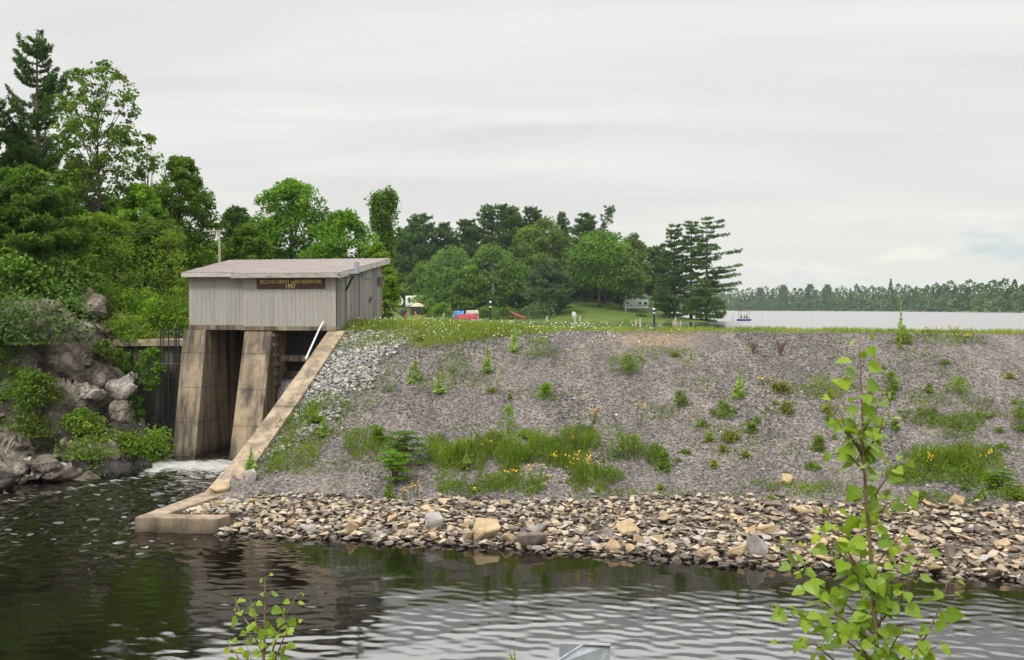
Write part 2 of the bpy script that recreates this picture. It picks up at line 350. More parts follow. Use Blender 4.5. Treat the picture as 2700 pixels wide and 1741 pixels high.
def H(x, Y):
    x = np.asarray(x, float); Y = np.asarray(Y, float) + 0 * x; x = x + 0 * Y
    n = fbm(x * 0.5, Y * 0.5, 4)
    # dam face
    cy, cz, ty, tz, wy = crestY(x), crestZ(x), toeY(x), toeZ(x), watY(x)
    t = np.clip((Y - ty) / (cy - ty), 0, 1); face = tz + (cz - tz) * (t - 0.05 * np.sin(2 * np.pi * t)) + n * 0.22 * np.sin(np.pi * t) - 0.5 * sst(2.4, 0.5, x - wallX(Y)) * np.sin(np.pi * t)
    rip = tz * np.clip((Y - wy) / (ty - wy), -2.2, 1)
    z = np.where(Y < ty, rip, face)
    back = cz + 0.03 - np.clip(Y - cy - 1.2, 0, 3) * 0.10 * sst(1, 4, x) - np.clip(Y - cy - 4.0, 0, 6) * 0.6
    z = np.where(Y > cy, back, z)
    # gentle mound of turf by the gatehouse
    z = z + 0.06 * sst(3, -5, x) * sst(-2.0, 1.5, Y - cy) * sst(12, 4, Y - cy)
    # west abutment land, campground and point
    Ys = np.maximum(Y, 1.0); px = CX + FOC * x / Ys
    hill = pl(px, [-500, 900, 1000, 1100, 1230, 1350, 1500, 1600, 1700, 1800, 1880], [4.5, 3.6, 3.2, 2.9, 2.6, 3.2, 4.9, 4.3, 2.5, 1.3, 0.15])
    yb = pl(px, [1600, 1700, 1760, 1850, 1885, 1887], [900, 330, 262, 225, 206, 200])
    land = LAKE + 0.25 + hill * sst(205, 265, Y)
    ys = 206 + 4 * np.sin(px * 0.05)
    camp = np.where((px < 1886) & (Y > ys) & (Y < yb), land, 2.0)
    camp = np.where((px < 1886), 2.0 + (land - 2.0) * sst(0, 3, Y - ys) * sst(0, 4, yb - Y), 2.0)
    west = 5.5 + (4.6 - 5.5) * sst(60, 190, Y) + hill * sst(205, 265, Y) * 0.85 + 2.6 * sst(700, 200, px) * sst(47, 60, Y)
    wm = sst(1225, 1175, px)
    beyond = camp * (1 - wm) + west * wm
    fs = far_shore(px)
    farl = LAKE - 1.6 + 6.5 * sst(0, 30, Y - fs)
    beyond = np.maximum(beyond, np.where(Y > 280, farl, -5))
    beyond = beyond + fbm(x * 0.08, Y * 0.08, 3) * 0.5 * sst(205, 230, Y)
    z = np.where(Y > cy + 4.5, np.maximum(z, beyond), z)
    z = np.where((x < -7.9) & (Y < 33.4) & (x > wallX(Y)), np.minimum(z, .45 + .35 * sst(-8.6, -7.9, x) + .3 * np.clip(Y - 31.5, 0, 2)), z)
    # channel and bed
    ch = (x < wallX(Y)) & (Y < 46.3 + 0.9 * (x > -14.3))
    z = np.where(ch, -1.6, z)
    # left rocky bank
    d = bankX(Y) - x
    top = 4.9 + 2.9 * sst(1.0, 9.0, d) + 0.8 * fbm(x * .3, Y * .3)
    lb = pl(d, [-1.5, 0, 0.6, 1.6, 3.0, 5.0, 9, 30], [-1.6, -0.5, 0.1, 0.6, 1.9, 3.6, 7.2, 9.5]) + 0.9 * fbm(x * 0.7, Y * 0.7) * sst(0, 2, d)
    lb = np.minimum(lb, pl(Y, [20, 34, 36, 38, 40.5, 42, 44, 46], [-0.5, -0.5, -0.3, 0.35, 0.8, 1.6, 4.4, 5.2]) + 0.5 * fbm(x, Y) + 0.25 * np.clip(d - 5.5, 0, 14))
    z = np.where((x < wallX(Y) - 1.0) & (Y < 46.3), np.maximum(z, lb), z)
    bl = 5.0 + 2.8 * sst(-15, -22, x) + 0.5 * fbm(x * 0.4, Y * .4)
    z = np.where((Y >= 46.3) & (Y < 60) & (x < -7.0), np.maximum(np.where(x < -14, bl, 4.9), np.where(wm > 0.5, 0, 0)), z)
    z = np.where((Y >= 47.2) & (Y < 60) & (x >= -14) & (x < -5.0), 5.3, z)
    # near bank that the camera stands on
    nb = 4.7 - np.clip(Y - 3.6, 0, 30) * 0.62 + 0.12 * fbm(x, Y)
    z = np.where(Y < 17.5, np.maximum(nb, -1.6), z)
    return z
def G(px, py, ymin=18.0, ymax=420.0):
    """where the ray through a photo point meets the land"""
    Ys = np.concatenate([np.arange(ymin, 60, 0.04), np.arange(60, ymax, 0.5)])
    p = P(px, py, 1.0); xs = p.x * Ys; zs = CAMZ + (p.z - CAMZ) * Ys
    hit = np.where(H(xs, Ys) >= zs)[0]
    i = hit[0] if len(hit) else len(Ys) - 1
    return Vector((xs[i], Ys[i], float(H(xs[i], Ys[i]))))
def axis_samples(parts):
    a = [np.arange(*p) for p in parts]; return np.unique(np.concatenate(a).round(4))
gx = axis_samples([(-2400, -400, 100), (-400, -100, 15), (-100, -26, 2.0), (-26, 26, 0.25), (26, 100, 2.0), (100, 400, 15), (400, 2500, 100)])
gy = axis_samples([(-60, 0, 6), (0, 14, 0.7), (14, 49, 0.2), (49, 64, 0.6), (64, 200, 5), (200, 280, 2.0), (280, 500, 20), (500, 1500, 25), (1500, 4000, 200)])
X, Y = np.meshgrid(gx, gy)
Z = H(X, Y)
nx, ny = len(gx), len(gy)
idx = np.arange(nx * ny).reshape(ny, nx)
Fq = np.stack([idx[:-1, :-1], idx[:-1, 1:], idx[1:, 1:], idx[1:, :-1]], -1).reshape(-1, 4)
# kinds of ground: r grass, g gravel, b rubble/rock, rest leaf litter
PXm = CX + FOC * X / np.maximum(Y, 1)
onface = (X > wallX(Y)) & (Y > toeY(X) - 0.2) & (Y < crestY(X) + 0.9)
edge = crestY(X) - 0.0 + fbm(X * .6, Y * .6) * 1.2 - 1.7 * sst(3, -3, X)
grass = sst(0, 0.8, Y - edge) * (X > wallX(Y)) + (Y > 49) * 1.0
grass = np.where((X < -14) & (Y < 62), 0.15 * (Y > 46), grass)
grass = np.clip(grass, 0, 1)
gravel = np.where(onface, 1.0, 0.0) * (1 - grass)
rubble = np.where((X > wallX(Y)) & (Y > watY(X) - 4) & (Y <= toeY(X) - 0.2), 1.0, 0.0)
rubble = np.where((X < bankX(Y) + 1.5) & (Y < 46.3) & (Y > 18), 1.0, rubble)
soil = np.exp(-(((X - 5.9) / 1.6) ** 2 + ((Y - 40.3) / 1.0) ** 2) * 1.1)
A = np.stack([grass, gravel, rubble, np.clip(soil, 0, 1)], -1).reshape(-1, 4)
m, t, b = newmat('ground_surface')
a = t.nodes.new('ShaderNodeAttribute'); a.attribute_name = 'cover'; sp_ = t.nodes.new('ShaderNodeSeparateColor'); t.links.new(a.outputs['Color'], sp_.inputs[0])
litter = ramp(t, tnoise(t, 1.5, 7, .7), [(0.3, (0.035, 0.025, 0.015)), (0.55, (0.10, 0.065, 0.035)), (0.75, (0.17, 0.12, 0.07))])
gcol = ramp(t, tnoise(t, 0.35, 8, .7), [(0.3, (0.045, 0.08, 0.014)), (0.5, (0.08, 0.125, 0.02)), (0.7, (0.14, 0.175, 0.04))])
vor = t.nodes.new('ShaderNodeTexVoronoi'); vor.inputs['Scale'].default_value = 15; tcx = t.nodes.new('ShaderNodeTexCoord'); t.links.new(tcx.outputs['Object'], vor.inputs['Vector'])
sc_ = t.nodes.new('ShaderNodeSeparateColor'); t.links.new(vor.outputs['Color'], sc_.inputs[0])
vcol = ramp(t, sc_.outputs[0], [(0.0, (0.065, 0.06, 0.058)), (0.5, (0.14, 0.13, 0.126)), (1.0, (0.24, 0.224, 0.218))])
vcol = mix(t, 0.8, vcol, ramp(t, tnoise(t, 0.8, 7, .7, stretch=(1, .35, 1)), [(0.35, (0.6, 0.57, 0.54)), (0.65, (1.3, 1.22, 1.12))]), 'MULTIPLY')
vcol = mix(t, a.outputs['Alpha'], vcol, ramp(t, tnoise(t, 3, 6), [(0.3, (0.19, 0.13, 0.085)), (0.7, (0.30, 0.22, 0.15))]))
rcol = ramp(t, tnoise(t, 2.0, 8, .7), [(0.3, (0.05, 0.042, 0.034)), (0.55, (0.15, 0.125, 0.1)), (0.75, (0.26, 0.22, 0.17))])
c = mix(t, sp_.outputs[2], litter, rcol); c = mix(t, sp_.outputs[1], c, vcol); c = mix(t, sp_.outputs[0], c, gcol)
t.links.new(c, b.inputs['Base Color']); b.inputs['Roughness'].default_value = 0.95; b.inputs['Specular IOR Level'].default_value = 0.2
bump(t, b, vor.outputs['Distance'], 0.6, 0.03)
M['ground'] = m
me = mesh_np('ground', np.stack([X, Y, Z], -1).reshape(-1, 3), Fq, M['ground'], smooth=True, attrs={'cover': A})
tag(link('ground', me), kind='structure')

# ------------------------------------------------------------------ water
rng = np.random.RandomState(3)
def waves(X, Y, n, lmin, lmax, slope, spread, head):
    h = np.zeros_like(X)
    for i in range(n):
        lam = lmin * (lmax / lmin) ** rng.rand(); an = head + rng.randn() * spread; k = 2 * np.pi / lam
        h += slope / n ** 0.5 / k * 1.4 * np.sin(k * (X * math.cos(an) + Y * math.sin(an)) + rng.rand() * 6.28)
    return h
wx = axis_samples([(-70, -24, 3), (-24, 14.5, 0.075), (14.5, 70, 3)])
wy = axis_samples([(3, 13.5, 1.5), (13.5, 46.2, 0.085)])
X, Y = np.meshgrid(wx, wy)
up = sst(-6.5, -11, X) * sst(21, 30, Y)                 # fast water below the gates
calm = 0.45 + 0.75 * np.clip(fbm(X * 0.16 + 5, Y * 0.25, 3) * 2.2 + 0.4, 0, 1)
calm = calm * (1 - 0.72 * sst(-8, -3, X) * sst(21.0, 23.5, Y))
Zw = waves(X, Y, 26, 0.22, 0.55, 0.030, 0.40, R(-104)) * calm + waves(X, Y, 8, 0.8, 1.8, 0.007, 0.5, R(-75))
Zw += waves(X, Y, 34, 0.2, 0.85, 0.22, 1.2, R(-120)) * up
Zw += 0.05 * sst(37.5, 41.5, Y) + 0.10 * fbm(X * 1.1, Y * 1.8, 4) * up * sst(30, 38, Y)
win = (X > -23.5) & (X < 14.2) & (Y > 14)
Zw = np.where(win, Zw, 0.05 * sst(37.5, 41.5, Y))
idx = np.arange(X.size).reshape(X.shape)
Fq = np.stack([idx[:-1, :-1], idx[:-1, 1:], idx[1:, 1:], idx[1:, :-1]], -1).reshape(-1, 4)
m, t, b = newmat('river_water')
b.inputs['Roughness'].default_value = 0.03; b.inputs['IOR'].default_value = 1.6
n_f = tnoise(t, 1.0, 7, 0.75, stretch=(1.6, 5.5, 1), dist=0.6)
geo = t.nodes.new('ShaderNodeNewGeometry'); s_ = t.nodes.new('ShaderNodeSeparateXYZ'); t.links.new(geo.outputs['Position'], s_.inputs[0])
fo = attr(t, 'foam', 'Fac')
thr = t.nodes.new('ShaderNodeMath'); thr.operation = 'MULTIPLY_ADD'; t.links.new(fo, thr.inputs[0]); thr.inputs[1].default_value = 0.42; t.links.new(n_f, thr.inputs[2])
fm = ramp(t, thr.outputs[0], [(0.66, (0, 0, 0)), (0.80, (1, 1, 1))])
t.links.new(mix(t, fm, (0.006, 0.0045, 0.003), (0.45, 0.45, 0.43)), b.inputs['Base Color'])
t.links.new(mix(t, fm, (0.03, 0.03, 0.03), (0.6, 0.6, 0.6)), b.inputs['Roughness'])
bump(t, b, tnoise(t, 16, 3, 0.5, stretch=(0.7, 1.4, 1)), 0.02, 0.02)
M['river'] = m
foam = np.exp(-(((X + 13.0) / 1.9) ** 2 + ((Y - 40.3) / 1.2) ** 2)) * 0.72
foam += 0.30 * np.exp(-(((X + 11.6) / 1.6) ** 2 + ((Y - 38) / 4.0) ** 2))
foam += 0.15 * up * sst(27, 35, Y)
foam += 0.22 * np.exp(-((X - bankX(Y) - 0.9) / 0.45) ** 2) * sst(31, 34, Y)
foam = np.clip(foam, 0, 1)
A = np.stack([foam] * 3 + [np.ones_like(foam)], -1).reshape(-1, 4)
me = mesh_np('river_water', np.stack([X, Y, Zw], -1).reshape(-1, 3), Fq, M['river'], smooth=True, attrs={'foam': A})
tag(link('river_water', me), kind='structure')
m, t, b = newmat('lake_water')
t.links.new(ramp(t, tnoise(t, .05, 3), [(0.3, (0.02, 0.022, 0.02)), (0.7, (0.03, 0.032, 0.03))]), b.inputs['Base Color'])
b.inputs['Roughness'].default_value = 0.45; b.inputs['IOR'].default_value = 3.4
g_ = t.nodes.new('ShaderNodeNewGeometry'); s_ = t.nodes.new('ShaderNodeSeparateXYZ'); t.links.new(g_.outputs['Position'], s_.inputs[0])
mx_ = t.nodes.new('ShaderNodeMapRange'); mx_.inputs[1].default_value = 34; mx_.inputs[2].default_value = 46; t.links.new(s_.outputs[0], mx_.inputs[0])
my_ = t.nodes.new('ShaderNodeMapRange'); my_.inputs[1].default_value = 215; my_.inputs[2].default_value = 235; t.links.new(s_.outputs[1], my_.inputs[0])
ad_ = t.nodes.new('ShaderNodeMath'); ad_.operation = 'MAXIMUM'; t.links.new(mx_.outputs[0], ad_.inputs[0]); t.links.new(my_.outputs[0], ad_.inputs[1])
mr_ = t.nodes.new('ShaderNodeMapRange'); mr_.inputs[3].default_value = 0.07; mr_.inputs[4].default_value = 0.45; t.links.new(ad_.outputs[0], mr_.inputs[0]); t.links.new(mr_.outputs[0], b.inputs['Roughness'])   # the inlet lies sheltered and calm
bump(t, b, tnoise(t, 1.2, 4, 0.6, stretch=(0.6, 1.6, 1)), 0.02, 0.05)
M['lake'] = m
me = mesh_np('lake_water', [(-2400, 46.4, LAKE), (2400, 46.4, LAKE), (2400, 2600, LAKE), (-2400, 2600, LAKE)], [(0, 1, 2, 3)], M['lake'])
tag(link('lake_water', me), kind='structure')

# ------------------------------------------------------------------ spillway and gatehouse
def B(s, t, z): return Vector((-7.42 - 0.978 * s + 0.208 * t, 42.0 + 0.208 * s + 0.978 * t, z))
def hexa(mb, bot, top, r=0.5):
    return mb.add(list(bot) + list(top), [(3, 2, 1, 0), (4, 5, 6, 7), (0, 1, 5, 4), (1, 2, 6, 5), (2, 3, 7, 6), (3, 0, 4, 7)], r)
def bbox(mb, s0, s1, t0, t1, z0, z1, r=0.5):   # s decreasing to the right
    return hexa(mb, [B(s1, t0, z0), B(s0, t0, z0), B(s0, t1, z0), B(s1, t1, z0)], [B(s1, t0, z1), B(s0, t0, z1), B(s0, t1, z1), B(s1, t1, z1)], r)
dam = tag(empty('concrete_spillway', B(3, 0, 0)), 'stained concrete spillway with battered piers and sloping wing wall under the gatehouse', 'spillway')
dam_inv = Matrix.Translation(-dam.location)
def part(mb, name, mat, parent, smooth=False):
    o = mb.build(name, mat, parent); o.matrix_parent_inverse = Matrix.Translation(-parent.location) if parent.type == 'EMPTY' and parent.rotation_euler.z == 0 else o.matrix_parent_inverse
    if smooth: o.data.polygons.foreach_set('use_smooth', [True] * len(o.data.polygons))
    return o
def bev(o, wd, seg=2):
    md = o.modifiers.new('bevel', 'BEVEL'); md.width = wd; md.segments = seg; md.limit_method = 'ANGLE'; return o
def pier(s0, s1, ttop, tbot, tback):
    mb = MB()
    k = (ttop - tbot) / 5.46
    hexa(mb, [B(s1, tbot - 1.6 * k, -1.6), B(s0, tbot - 1.6 * k, -1.6), B(s0, tback, -1.6), B(s1, tback, -1.6)],
         [B(s1, ttop, 5.46), B(s0, ttop, 5.46), B(s0, tback, 5.46), B(s1, tback, 5.46)])
    return bev(part(mb, 'pier', M['concrete'], dam), 0.04)
pier(6.2, 7.3, 0.35, -0.65, 4.2)
pier(2.9, 4.2, 0.0, -1.5, 4.2)
mb = MB()
prof = [(1.6, 5.46), (0, 5.46), (-2.9, 3.95), (-5.9, 2.42), (-9.0, 0.95), (-10.3, 0.5)]
def wallsec(s0, s1, wide):
    for i in range(len(prof) - 1):
        (ta, za), (tb, zb) = prof[i], prof[i + 1]
        wa, wb = s0 - wide * -ta / 10.3 * (ta < 0), s0 - wide * -tb / 10.3
        hexa(mb, [B(s1, tb, -1.6), B(wb, tb, -1.6), B(wa, ta, -1.6), B(s1, ta, -1.6)], [B(s1, tb, zb), B(wb, tb, zb), B(wa, ta, za), B(s1, ta, za)])
wallsec(-0.38, 0.36, 0.15)
wing = part(mb, 'wing_wall', M['concrete_tan'], dam)
mb = MB()
hexa(mb, [Vector((-10.85, 28.35, -1.5)), Vector((-10.2, 28.35, -1.5)), B(-0.50, -10.31, -1.5), B(0.36, -10.31, -1.5)],
     [Vector((-10.80, 28.37, .43)), Vector((-10.2, 28.37, .43)), B(-0.50, -10.31, .5), B(0.36, -10.31, .5)])
mb.prism([Vector((-10.197, 28.37, -1.5)), Vector((-8.35, 28.15, -1.5)), Vector((-8.15, 28.75, -1.5)), Vector((-10.197, 28.85, -1.5))], (0, 0, 1.93))
bev(part(mb, 'footing', M['concrete_tan'], dam), 0.03)
mb = MB()      # left abutment and its deck
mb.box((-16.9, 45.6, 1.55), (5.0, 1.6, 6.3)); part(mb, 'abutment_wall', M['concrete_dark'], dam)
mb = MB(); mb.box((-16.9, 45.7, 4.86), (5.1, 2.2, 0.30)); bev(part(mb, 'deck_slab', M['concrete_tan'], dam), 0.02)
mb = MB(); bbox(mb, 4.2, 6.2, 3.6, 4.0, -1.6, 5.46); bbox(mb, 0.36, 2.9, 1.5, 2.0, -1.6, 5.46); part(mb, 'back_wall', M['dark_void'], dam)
mb = MB(); bbox(mb, 0.36, 2.9, 0.9, 1.2, 4.1, 4.36); bev(part(mb, 'cross_beam', M['concrete'], dam), 0.02)
mb = MB()      # timbers of the gate
for i in range(16): bbox(mb, 0.36, 2.9, 1.0, 1.15, -1.6 + i * .33, -1.6 + i * .33 + .31, random.Random(i).random())
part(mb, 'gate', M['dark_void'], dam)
for i in range(6): mb = MB(); bbox(mb, 2.78, 2.897, -0.05 + 0.02 * i, 0.55, 5.2 - i * 0.42, 5.34 - i * 0.42); part(mb, 'gate_guide', M['concrete'], dam)
m, t, b = newmat('white_water'); wn = tnoise(t, 5, 6, .75, stretch=(4, 4, .4))
t.links.new(ramp(t, wn, [(0.35, (0.02, 0.02, 0.02)), (0.65, (0.35, 0.35, 0.35))]), b.inputs['Base Color']); b.inputs['Roughness'].default_value = 0.3; bump(t, b, wn, 0.8, 0.05)
M['whitewater'] = m
mb = MB(); rr = random.Random(5)
n = 26
pts = []
for j in range(9):
    f = j / 8.0; tt = 0.95 - 1.1 * f ** 0.6; zz = 3.35 - 3.6 * f ** 1.5
    for i in range(n + 1): pts.append(B(0.37 + i * 2.5 / n, tt + rr.uniform(-.04, .04) * (1 + f), zz + rr.uniform(-.03, .03)))
mb.add(pts, [(j * (n + 1) + i, j * (n + 1) + i + 1, (j + 1) * (n + 1) + i + 1, (j + 1) * (n + 1) + i) for j in range(8) for i in range(n)])
o = mb.build('falling_water', M['whitewater'], smooth=True); tag(o, kind='structure')
md = o.modifiers.new('thick', 'SOLIDIFY'); md.thickness = 0.04

def boards(mb, p0, p1, ztop, zbot, wd, thick, nrm, seed, gap=0.012):
    """vertical boards between p0 and p1 (xy), ztop a function of the fraction along"""
    rr = random.Random(seed); p0 = Vector(p0); p1 = Vector(p1); ln = (p1 - p0).length; k = max(1, round(ln / wd)); d = (p1 - p0) / ln; nr = Vector(nrm)
    for i in range(k):
        a, b_ = ln * i / k + gap / 2, ln * (i + 1) / k - gap / 2
        off = nr * rr.uniform(0, 0.004)
        A_, B_ = p0 + d * a + off, p0 + d * b_ + off; C_, D_ = B_ + nr * thick, A_ + nr * thick
        za, zb = ztop(a / ln), ztop(b_ / ln)
        q = lambda v, z: Vector((v.x, v.y, z))
        hexa(mb, [q(D_, zbot), q(C_, zbot), q(B_, zbot), q(A_, zbot)], [q(D_, za), q(C_, zb), q(B_, zb), q(A_, za)], rr.random())
def boardmat(name, lo, hi, wear, wearc, streaks=(5, 5, 0.5)):
    m, t, b = newmat(name)
    c = ramp(t, attr(t, 'rnd'), [(0, lo), (1, hi)])
    n = tnoise(t, 1.6, 7, .7, stretch=streaks)
    c = mix(t, ramp(t, n, [(0.48, (0, 0, 0)), (0.68, (wear,) * 3)]), c, wearc)
    c = mix(t, 0.5, c, ramp(t, tnoise(t, 22, 4), [(0.3, (.8, .8, .8)), (0.7, (1.12, 1.12, 1.12))]), 'MULTIPLY')
    t.links.new(c, b.inputs['Base Color']); b.inputs['Roughness'].default_value = 0.8
    bump(t, b, tnoise(t, 14, 5, .7, stretch=(3, 3, .3)), 0.3, 0.01); return m
M['siding'] = boardmat('grey_painted_siding', (0.315, 0.30, 0.27), (0.345, 0.327, 0.295), 0.5, (0.20, 0.185, 0.165))
M['oldsiding'] = boardmat('weathered_grey_siding', (0.17, 0.16, 0.145), (0.30, 0.28, 0.26), 0.8, (0.12, 0.105, 0.09))
M['trim'] = boardmat('peeling_white_fascia', (0.34, 0.32, 0.29), (0.50, 0.48, 0.44), 0.85, (0.13, 0.105, 0.08), (1.2, 1.2, 4))
m, t, b = newmat('brown_metal_roof')
c = ramp(t, tnoise(t, 1.2, 6, .6), [(0.3, (0.20, 0.16, 0.148)), (0.7, (0.27, 0.222, 0.205))]); t.links.new(mix(t, 0.4, c, ramp(t, tnoise(t, 18, 3), [(0.3, (.85,) * 3), (0.7, (1.1,) * 3)]), 'MULTIPLY'), b.inputs['Base Color'])
b.inputs['Roughness'].default_value = 0.55; M['roof'] = m
gh = tag(empty('gatehouse', B(3.5, 2.8, 5.46)), 'grey board gatehouse with brown shed roof standing on the spillway piers', 'gatehouse')
def roofz(t): return 7.97 + 0.141 * t
def SW(s, t): v = B(s, t, 0); return (v.x, v.y, 0)
mb = MB()
ff = (-0.208, -0.978, 0); fs_ = (0.978, -0.208, 0)
boards(mb, SW(4.22, 0), SW(0, 0), lambda f: roofz(0) - .05, 5.64, 0.2, 0.03, ff, 1, 0.006)
part(mb, 'front_wall', M['siding'], gh)
mb = MB(); boards(mb, SW(7.08, 0.5), SW(4.25, 0.5), lambda f: roofz(.5) - .05, 5.68, 0.2, 0.03, ff, 2, 0.006)
boards(mb, SW(4.22, .5), SW(4.22, 0.0), lambda f: roofz(.2) - .05, 5.64, 0.25, 0.03, (-.978, .208, 0), 3)
part(mb, 'side_bay_wall', M['siding'], gh)
mb = MB(); boards(mb, SW(0, 0.03), SW(0, 1.0), lambda f: roofz(f) - .05, 5.5, 0.2, 0.03, fs_, 4)
boards(mb, SW(0, 1.02), SW(0, 5.65), lambda f: roofz(1.02 + 4.63 * f) - .05, 5.3, 0.17, 0.03, fs_, 5)
part(mb, 'end_wall', M['oldsiding'], gh)
mb = MB(); bbox(mb, 0.02, 4.2, 0.02, 5.6, 5.47, 7.85); bbox(mb, 4.2, 7.06, 0.52, 5.6, 5.47, 7.85)
boards(mb, SW(7.05, 5.62), SW(7.05, 0.52), lambda f: roofz(5.62 - 5.1 * f) - .06, 5.5, 0.3, 0.03, (-.978, .208, 0), 7)
boards(mb, SW(0.02, 5.62), SW(7.05, 5.62), lambda f: roofz(5.6) - .06, 5.5, 0.3, 0.03, (.208, .978, 0), 8)
part(mb, 'wall_core', M['black'], gh)
mb = MB(); bbox(mb, -0.02, 4.27, -0.06, 0.4, 5.465, 5.632); bbox(mb, 4.28, 7.12, 0.43, .8, 5.465, 5.672); bev(part(mb, 'sill_beam', M['concrete'], gh), 0.01)
# roof sheets with ribs
mb = MB()
out2 = [(-0.30, -0.42), (4.6, -0.42), (4.6, 0.1), (7.22, 0.1), (8.05, 6.0), (-0.32, 6.0)]
mb.add([B(s, t, roofz(t)) for s, t in out2] + [B(s, t, roofz(t) - .03) for s, t in out2], [(0, 1, 2, 3, 4, 5)[::-1], (6, 7, 8, 9, 10, 11)] + [(i, (i + 1) % 6, 6 + (i + 1) % 6, 6 + i) for i in range(6)])
rf = part(mb, 'roof', M['roof'], gh)
mb = MB()
for i in range(28):
    s = -0.1 + i * 0.29; t0 = -0.42 if s < 4.6 else 0.1; 
    if s > 7.22: t0 = 0.1 + (s - 7.22) / .83 * 5.9
    if t0 > 5.8: continue
    mb.add([B(s - .012, t0, roofz(t0) + .001), B(s + .012, t0, roofz(t0) + .001), B(s, t0, roofz(t0) + .022), B(s - .012, 6, roofz(6) + .001), B(s + .012, 6, roofz(6) + .001), B(s, 6, roofz(6) + .022)],
           [(0, 2, 5, 3), (1, 4, 5, 2), (0, 1, 2), (3, 5, 4)])
o = part(mb, 'roof_rib', M['roof'], gh); o.parent = rf; o.matrix_parent_inverse = Matrix.Identity(4)
mb = MB()
def fascia(a, c_, h, drop=0.035, th=0.04, r=.5):
    (s0, t0), (s1, t1) = a, c_; p0, p1 = B(s0, t0, roofz(t0) - drop), B(s1, t1, roofz(t1) - drop)
    nr = (p1 - p0).cross(Vector((0, 0, 1))).normalized() * th
    lo = Vector((0, 0, -h)); hexa(mb, [p0 + nr + lo, p1 + nr + lo, p1 + lo, p0 + lo], [p0 + nr, p1 + nr, p1, p0], r)
fascia((4.6, -0.40), (-0.28, -0.40), 0.175, r=.3); fascia((7.22, 0.12), (4.62, 0.12), 0.175, r=.7); fascia((-0.28, -0.40), (-0.30, 5.98), 0.21, r=.9)
fascia((4.58, .12), (4.58, -.40), .2); fascia((8.03, 5.98), (7.20, .12), .2); fascia((-.3, 5.98), (8.03, 5.98), .2)
part(mb, 'fascia', M['trim'], gh)
mb = MB()   # door in the end wall
boards(mb, SW(-0.035, 2.72), SW(-0.035, 4.38), lambda f: 7.72, 5.4, 0.166, 0.03, fs_, 6)
dr = part(mb, 'door', M['oldsiding'], gh)
mb = MB(); h_ = B(-0.1, 3.9, 6.87); mb.tube([h_ + Vector((0, 0, -.06)), h_ + Vector((.05, 0, -.06)), h_ + Vector((.05, 0, .06)), h_ + Vector((0, 0, .06))], 0.025); mb.box(h_ + Vector((-.005, 0, -.1)), (.03, .12, .16))
o = part(mb, 'handle', M['black'], gh); o.parent = dr; o.matrix_parent_inverse = Matrix.Identity(4)
dr_fix = [o]
mb = MB()
for t0 in (1.02, 2.62, 4.42): mb = MB(); bbox(mb, -0.068, -0.036, t0, t0 + .09, 5.4, roofz(t0) - .06, .4); part(mb, 'batten', M['oldsiding'], gh)
mb = MB(); bbox(mb, -0.068, -0.036, 2.72, 4.38, 7.735, 7.8, .2); part(mb, 'batten', M['oldsiding'], gh)
mb = MB(); bbox(mb, -0.34, -0.04, 5.1, 5.4, 7.86, 7.89); hexa(mb, [B(-.05, 5.12, 7.45), B(-.2, 5.12, 7.55), B(-.2, 5.38, 7.55), B(-.05, 5.38, 7.45)], [B(-.05, 5.12, 7.85), B(-.3, 5.12, 7.8), B(-.3, 5.38, 7.8), B(-.05, 5.38, 7.85)])
part(mb, 'lamp_hood', M['oldsiding'], gh)
M['galv'] = simple('galvanised_steel', (0.30, 0.33, 0.36), 0.5, 0.25, 0.2, 30, 0.05)
mb = MB(); c0 = P(941, 723, 42.0); c0.z = 7.88; mb.tube([c0, c0 + Vector((0, 0, .48))], 0.105, 14); part(mb, 'flue_pipe', M['galv'], gh)
mb = MB(); a_ = P(914, 724, 42.8); mb.tube([a_, c0 + Vector((.15, -.05, -.03))], 0.025, 5); mb.tube([P(912, 766, 42.7), P(931, 727, 42.2)], 0.05, 5); part(mb, 'bracket', M['black'], gh)

# name board on the gatehouse front
M['signbrown'] = simple('brown_sign_board', (0.055, 0.022, 0.014), 0.6, 0, 0.35, 5); M['signgold'] = simple('yellow_sign_paint', (0.70, 0.52, 0.16), 0.6, 0, 0.25, 20)
sx = B(2.02, -0.035, 7.455)
sg = tag(empty('name_board', sx, -math.atan2(0.208, 0.978)), 'long brown name board with yellow routed letters under the gatehouse eave', 'sign')
mb = MB(); mb.box((0, -0.025, 0), (3.12, 0.05, 0.42)); bev(mb.build('board', M['signbrown'], sg), 0.03)
def textmesh(name, body, size, mat, parent, loc, rot, ext=0.008, sx_=1.0):
    cu = bpy.data.curves.new(name, 'FONT'); cu.body = body; cu.size = size; cu.align_x = 'CENTER'; cu.align_y = 'CENTER'; cu.extrude = ext; cu.offset = 0.003
    tmp = bpy.data.objects.new('tmp', cu); col.objects.link(tmp); dg = bpy.context.evaluated_depsgraph_get(); me = bpy.data.meshes.new_from_object(tmp.evaluated_get(dg))
    bpy.data.objects.remove(tmp); me.materials.clear(); me.materials.append(mat)
    o = link(name, me, parent, loc); o.rotation_euler = rot; o.scale = (sx_, 1, 1); return o
textmesh('lettering', 'SECOND DEPOT LAKE RESERVOIR', 0.215, M['signgold'], sg, (0, -0.058, 0.085), (R(90), 0, 0), sx_=0.86)
textmesh('lettering', '1957', 0.24, M['signgold'], sg, (0.0, -0.058, -0.11), (R(90), 0, 0), sx_=1.0)

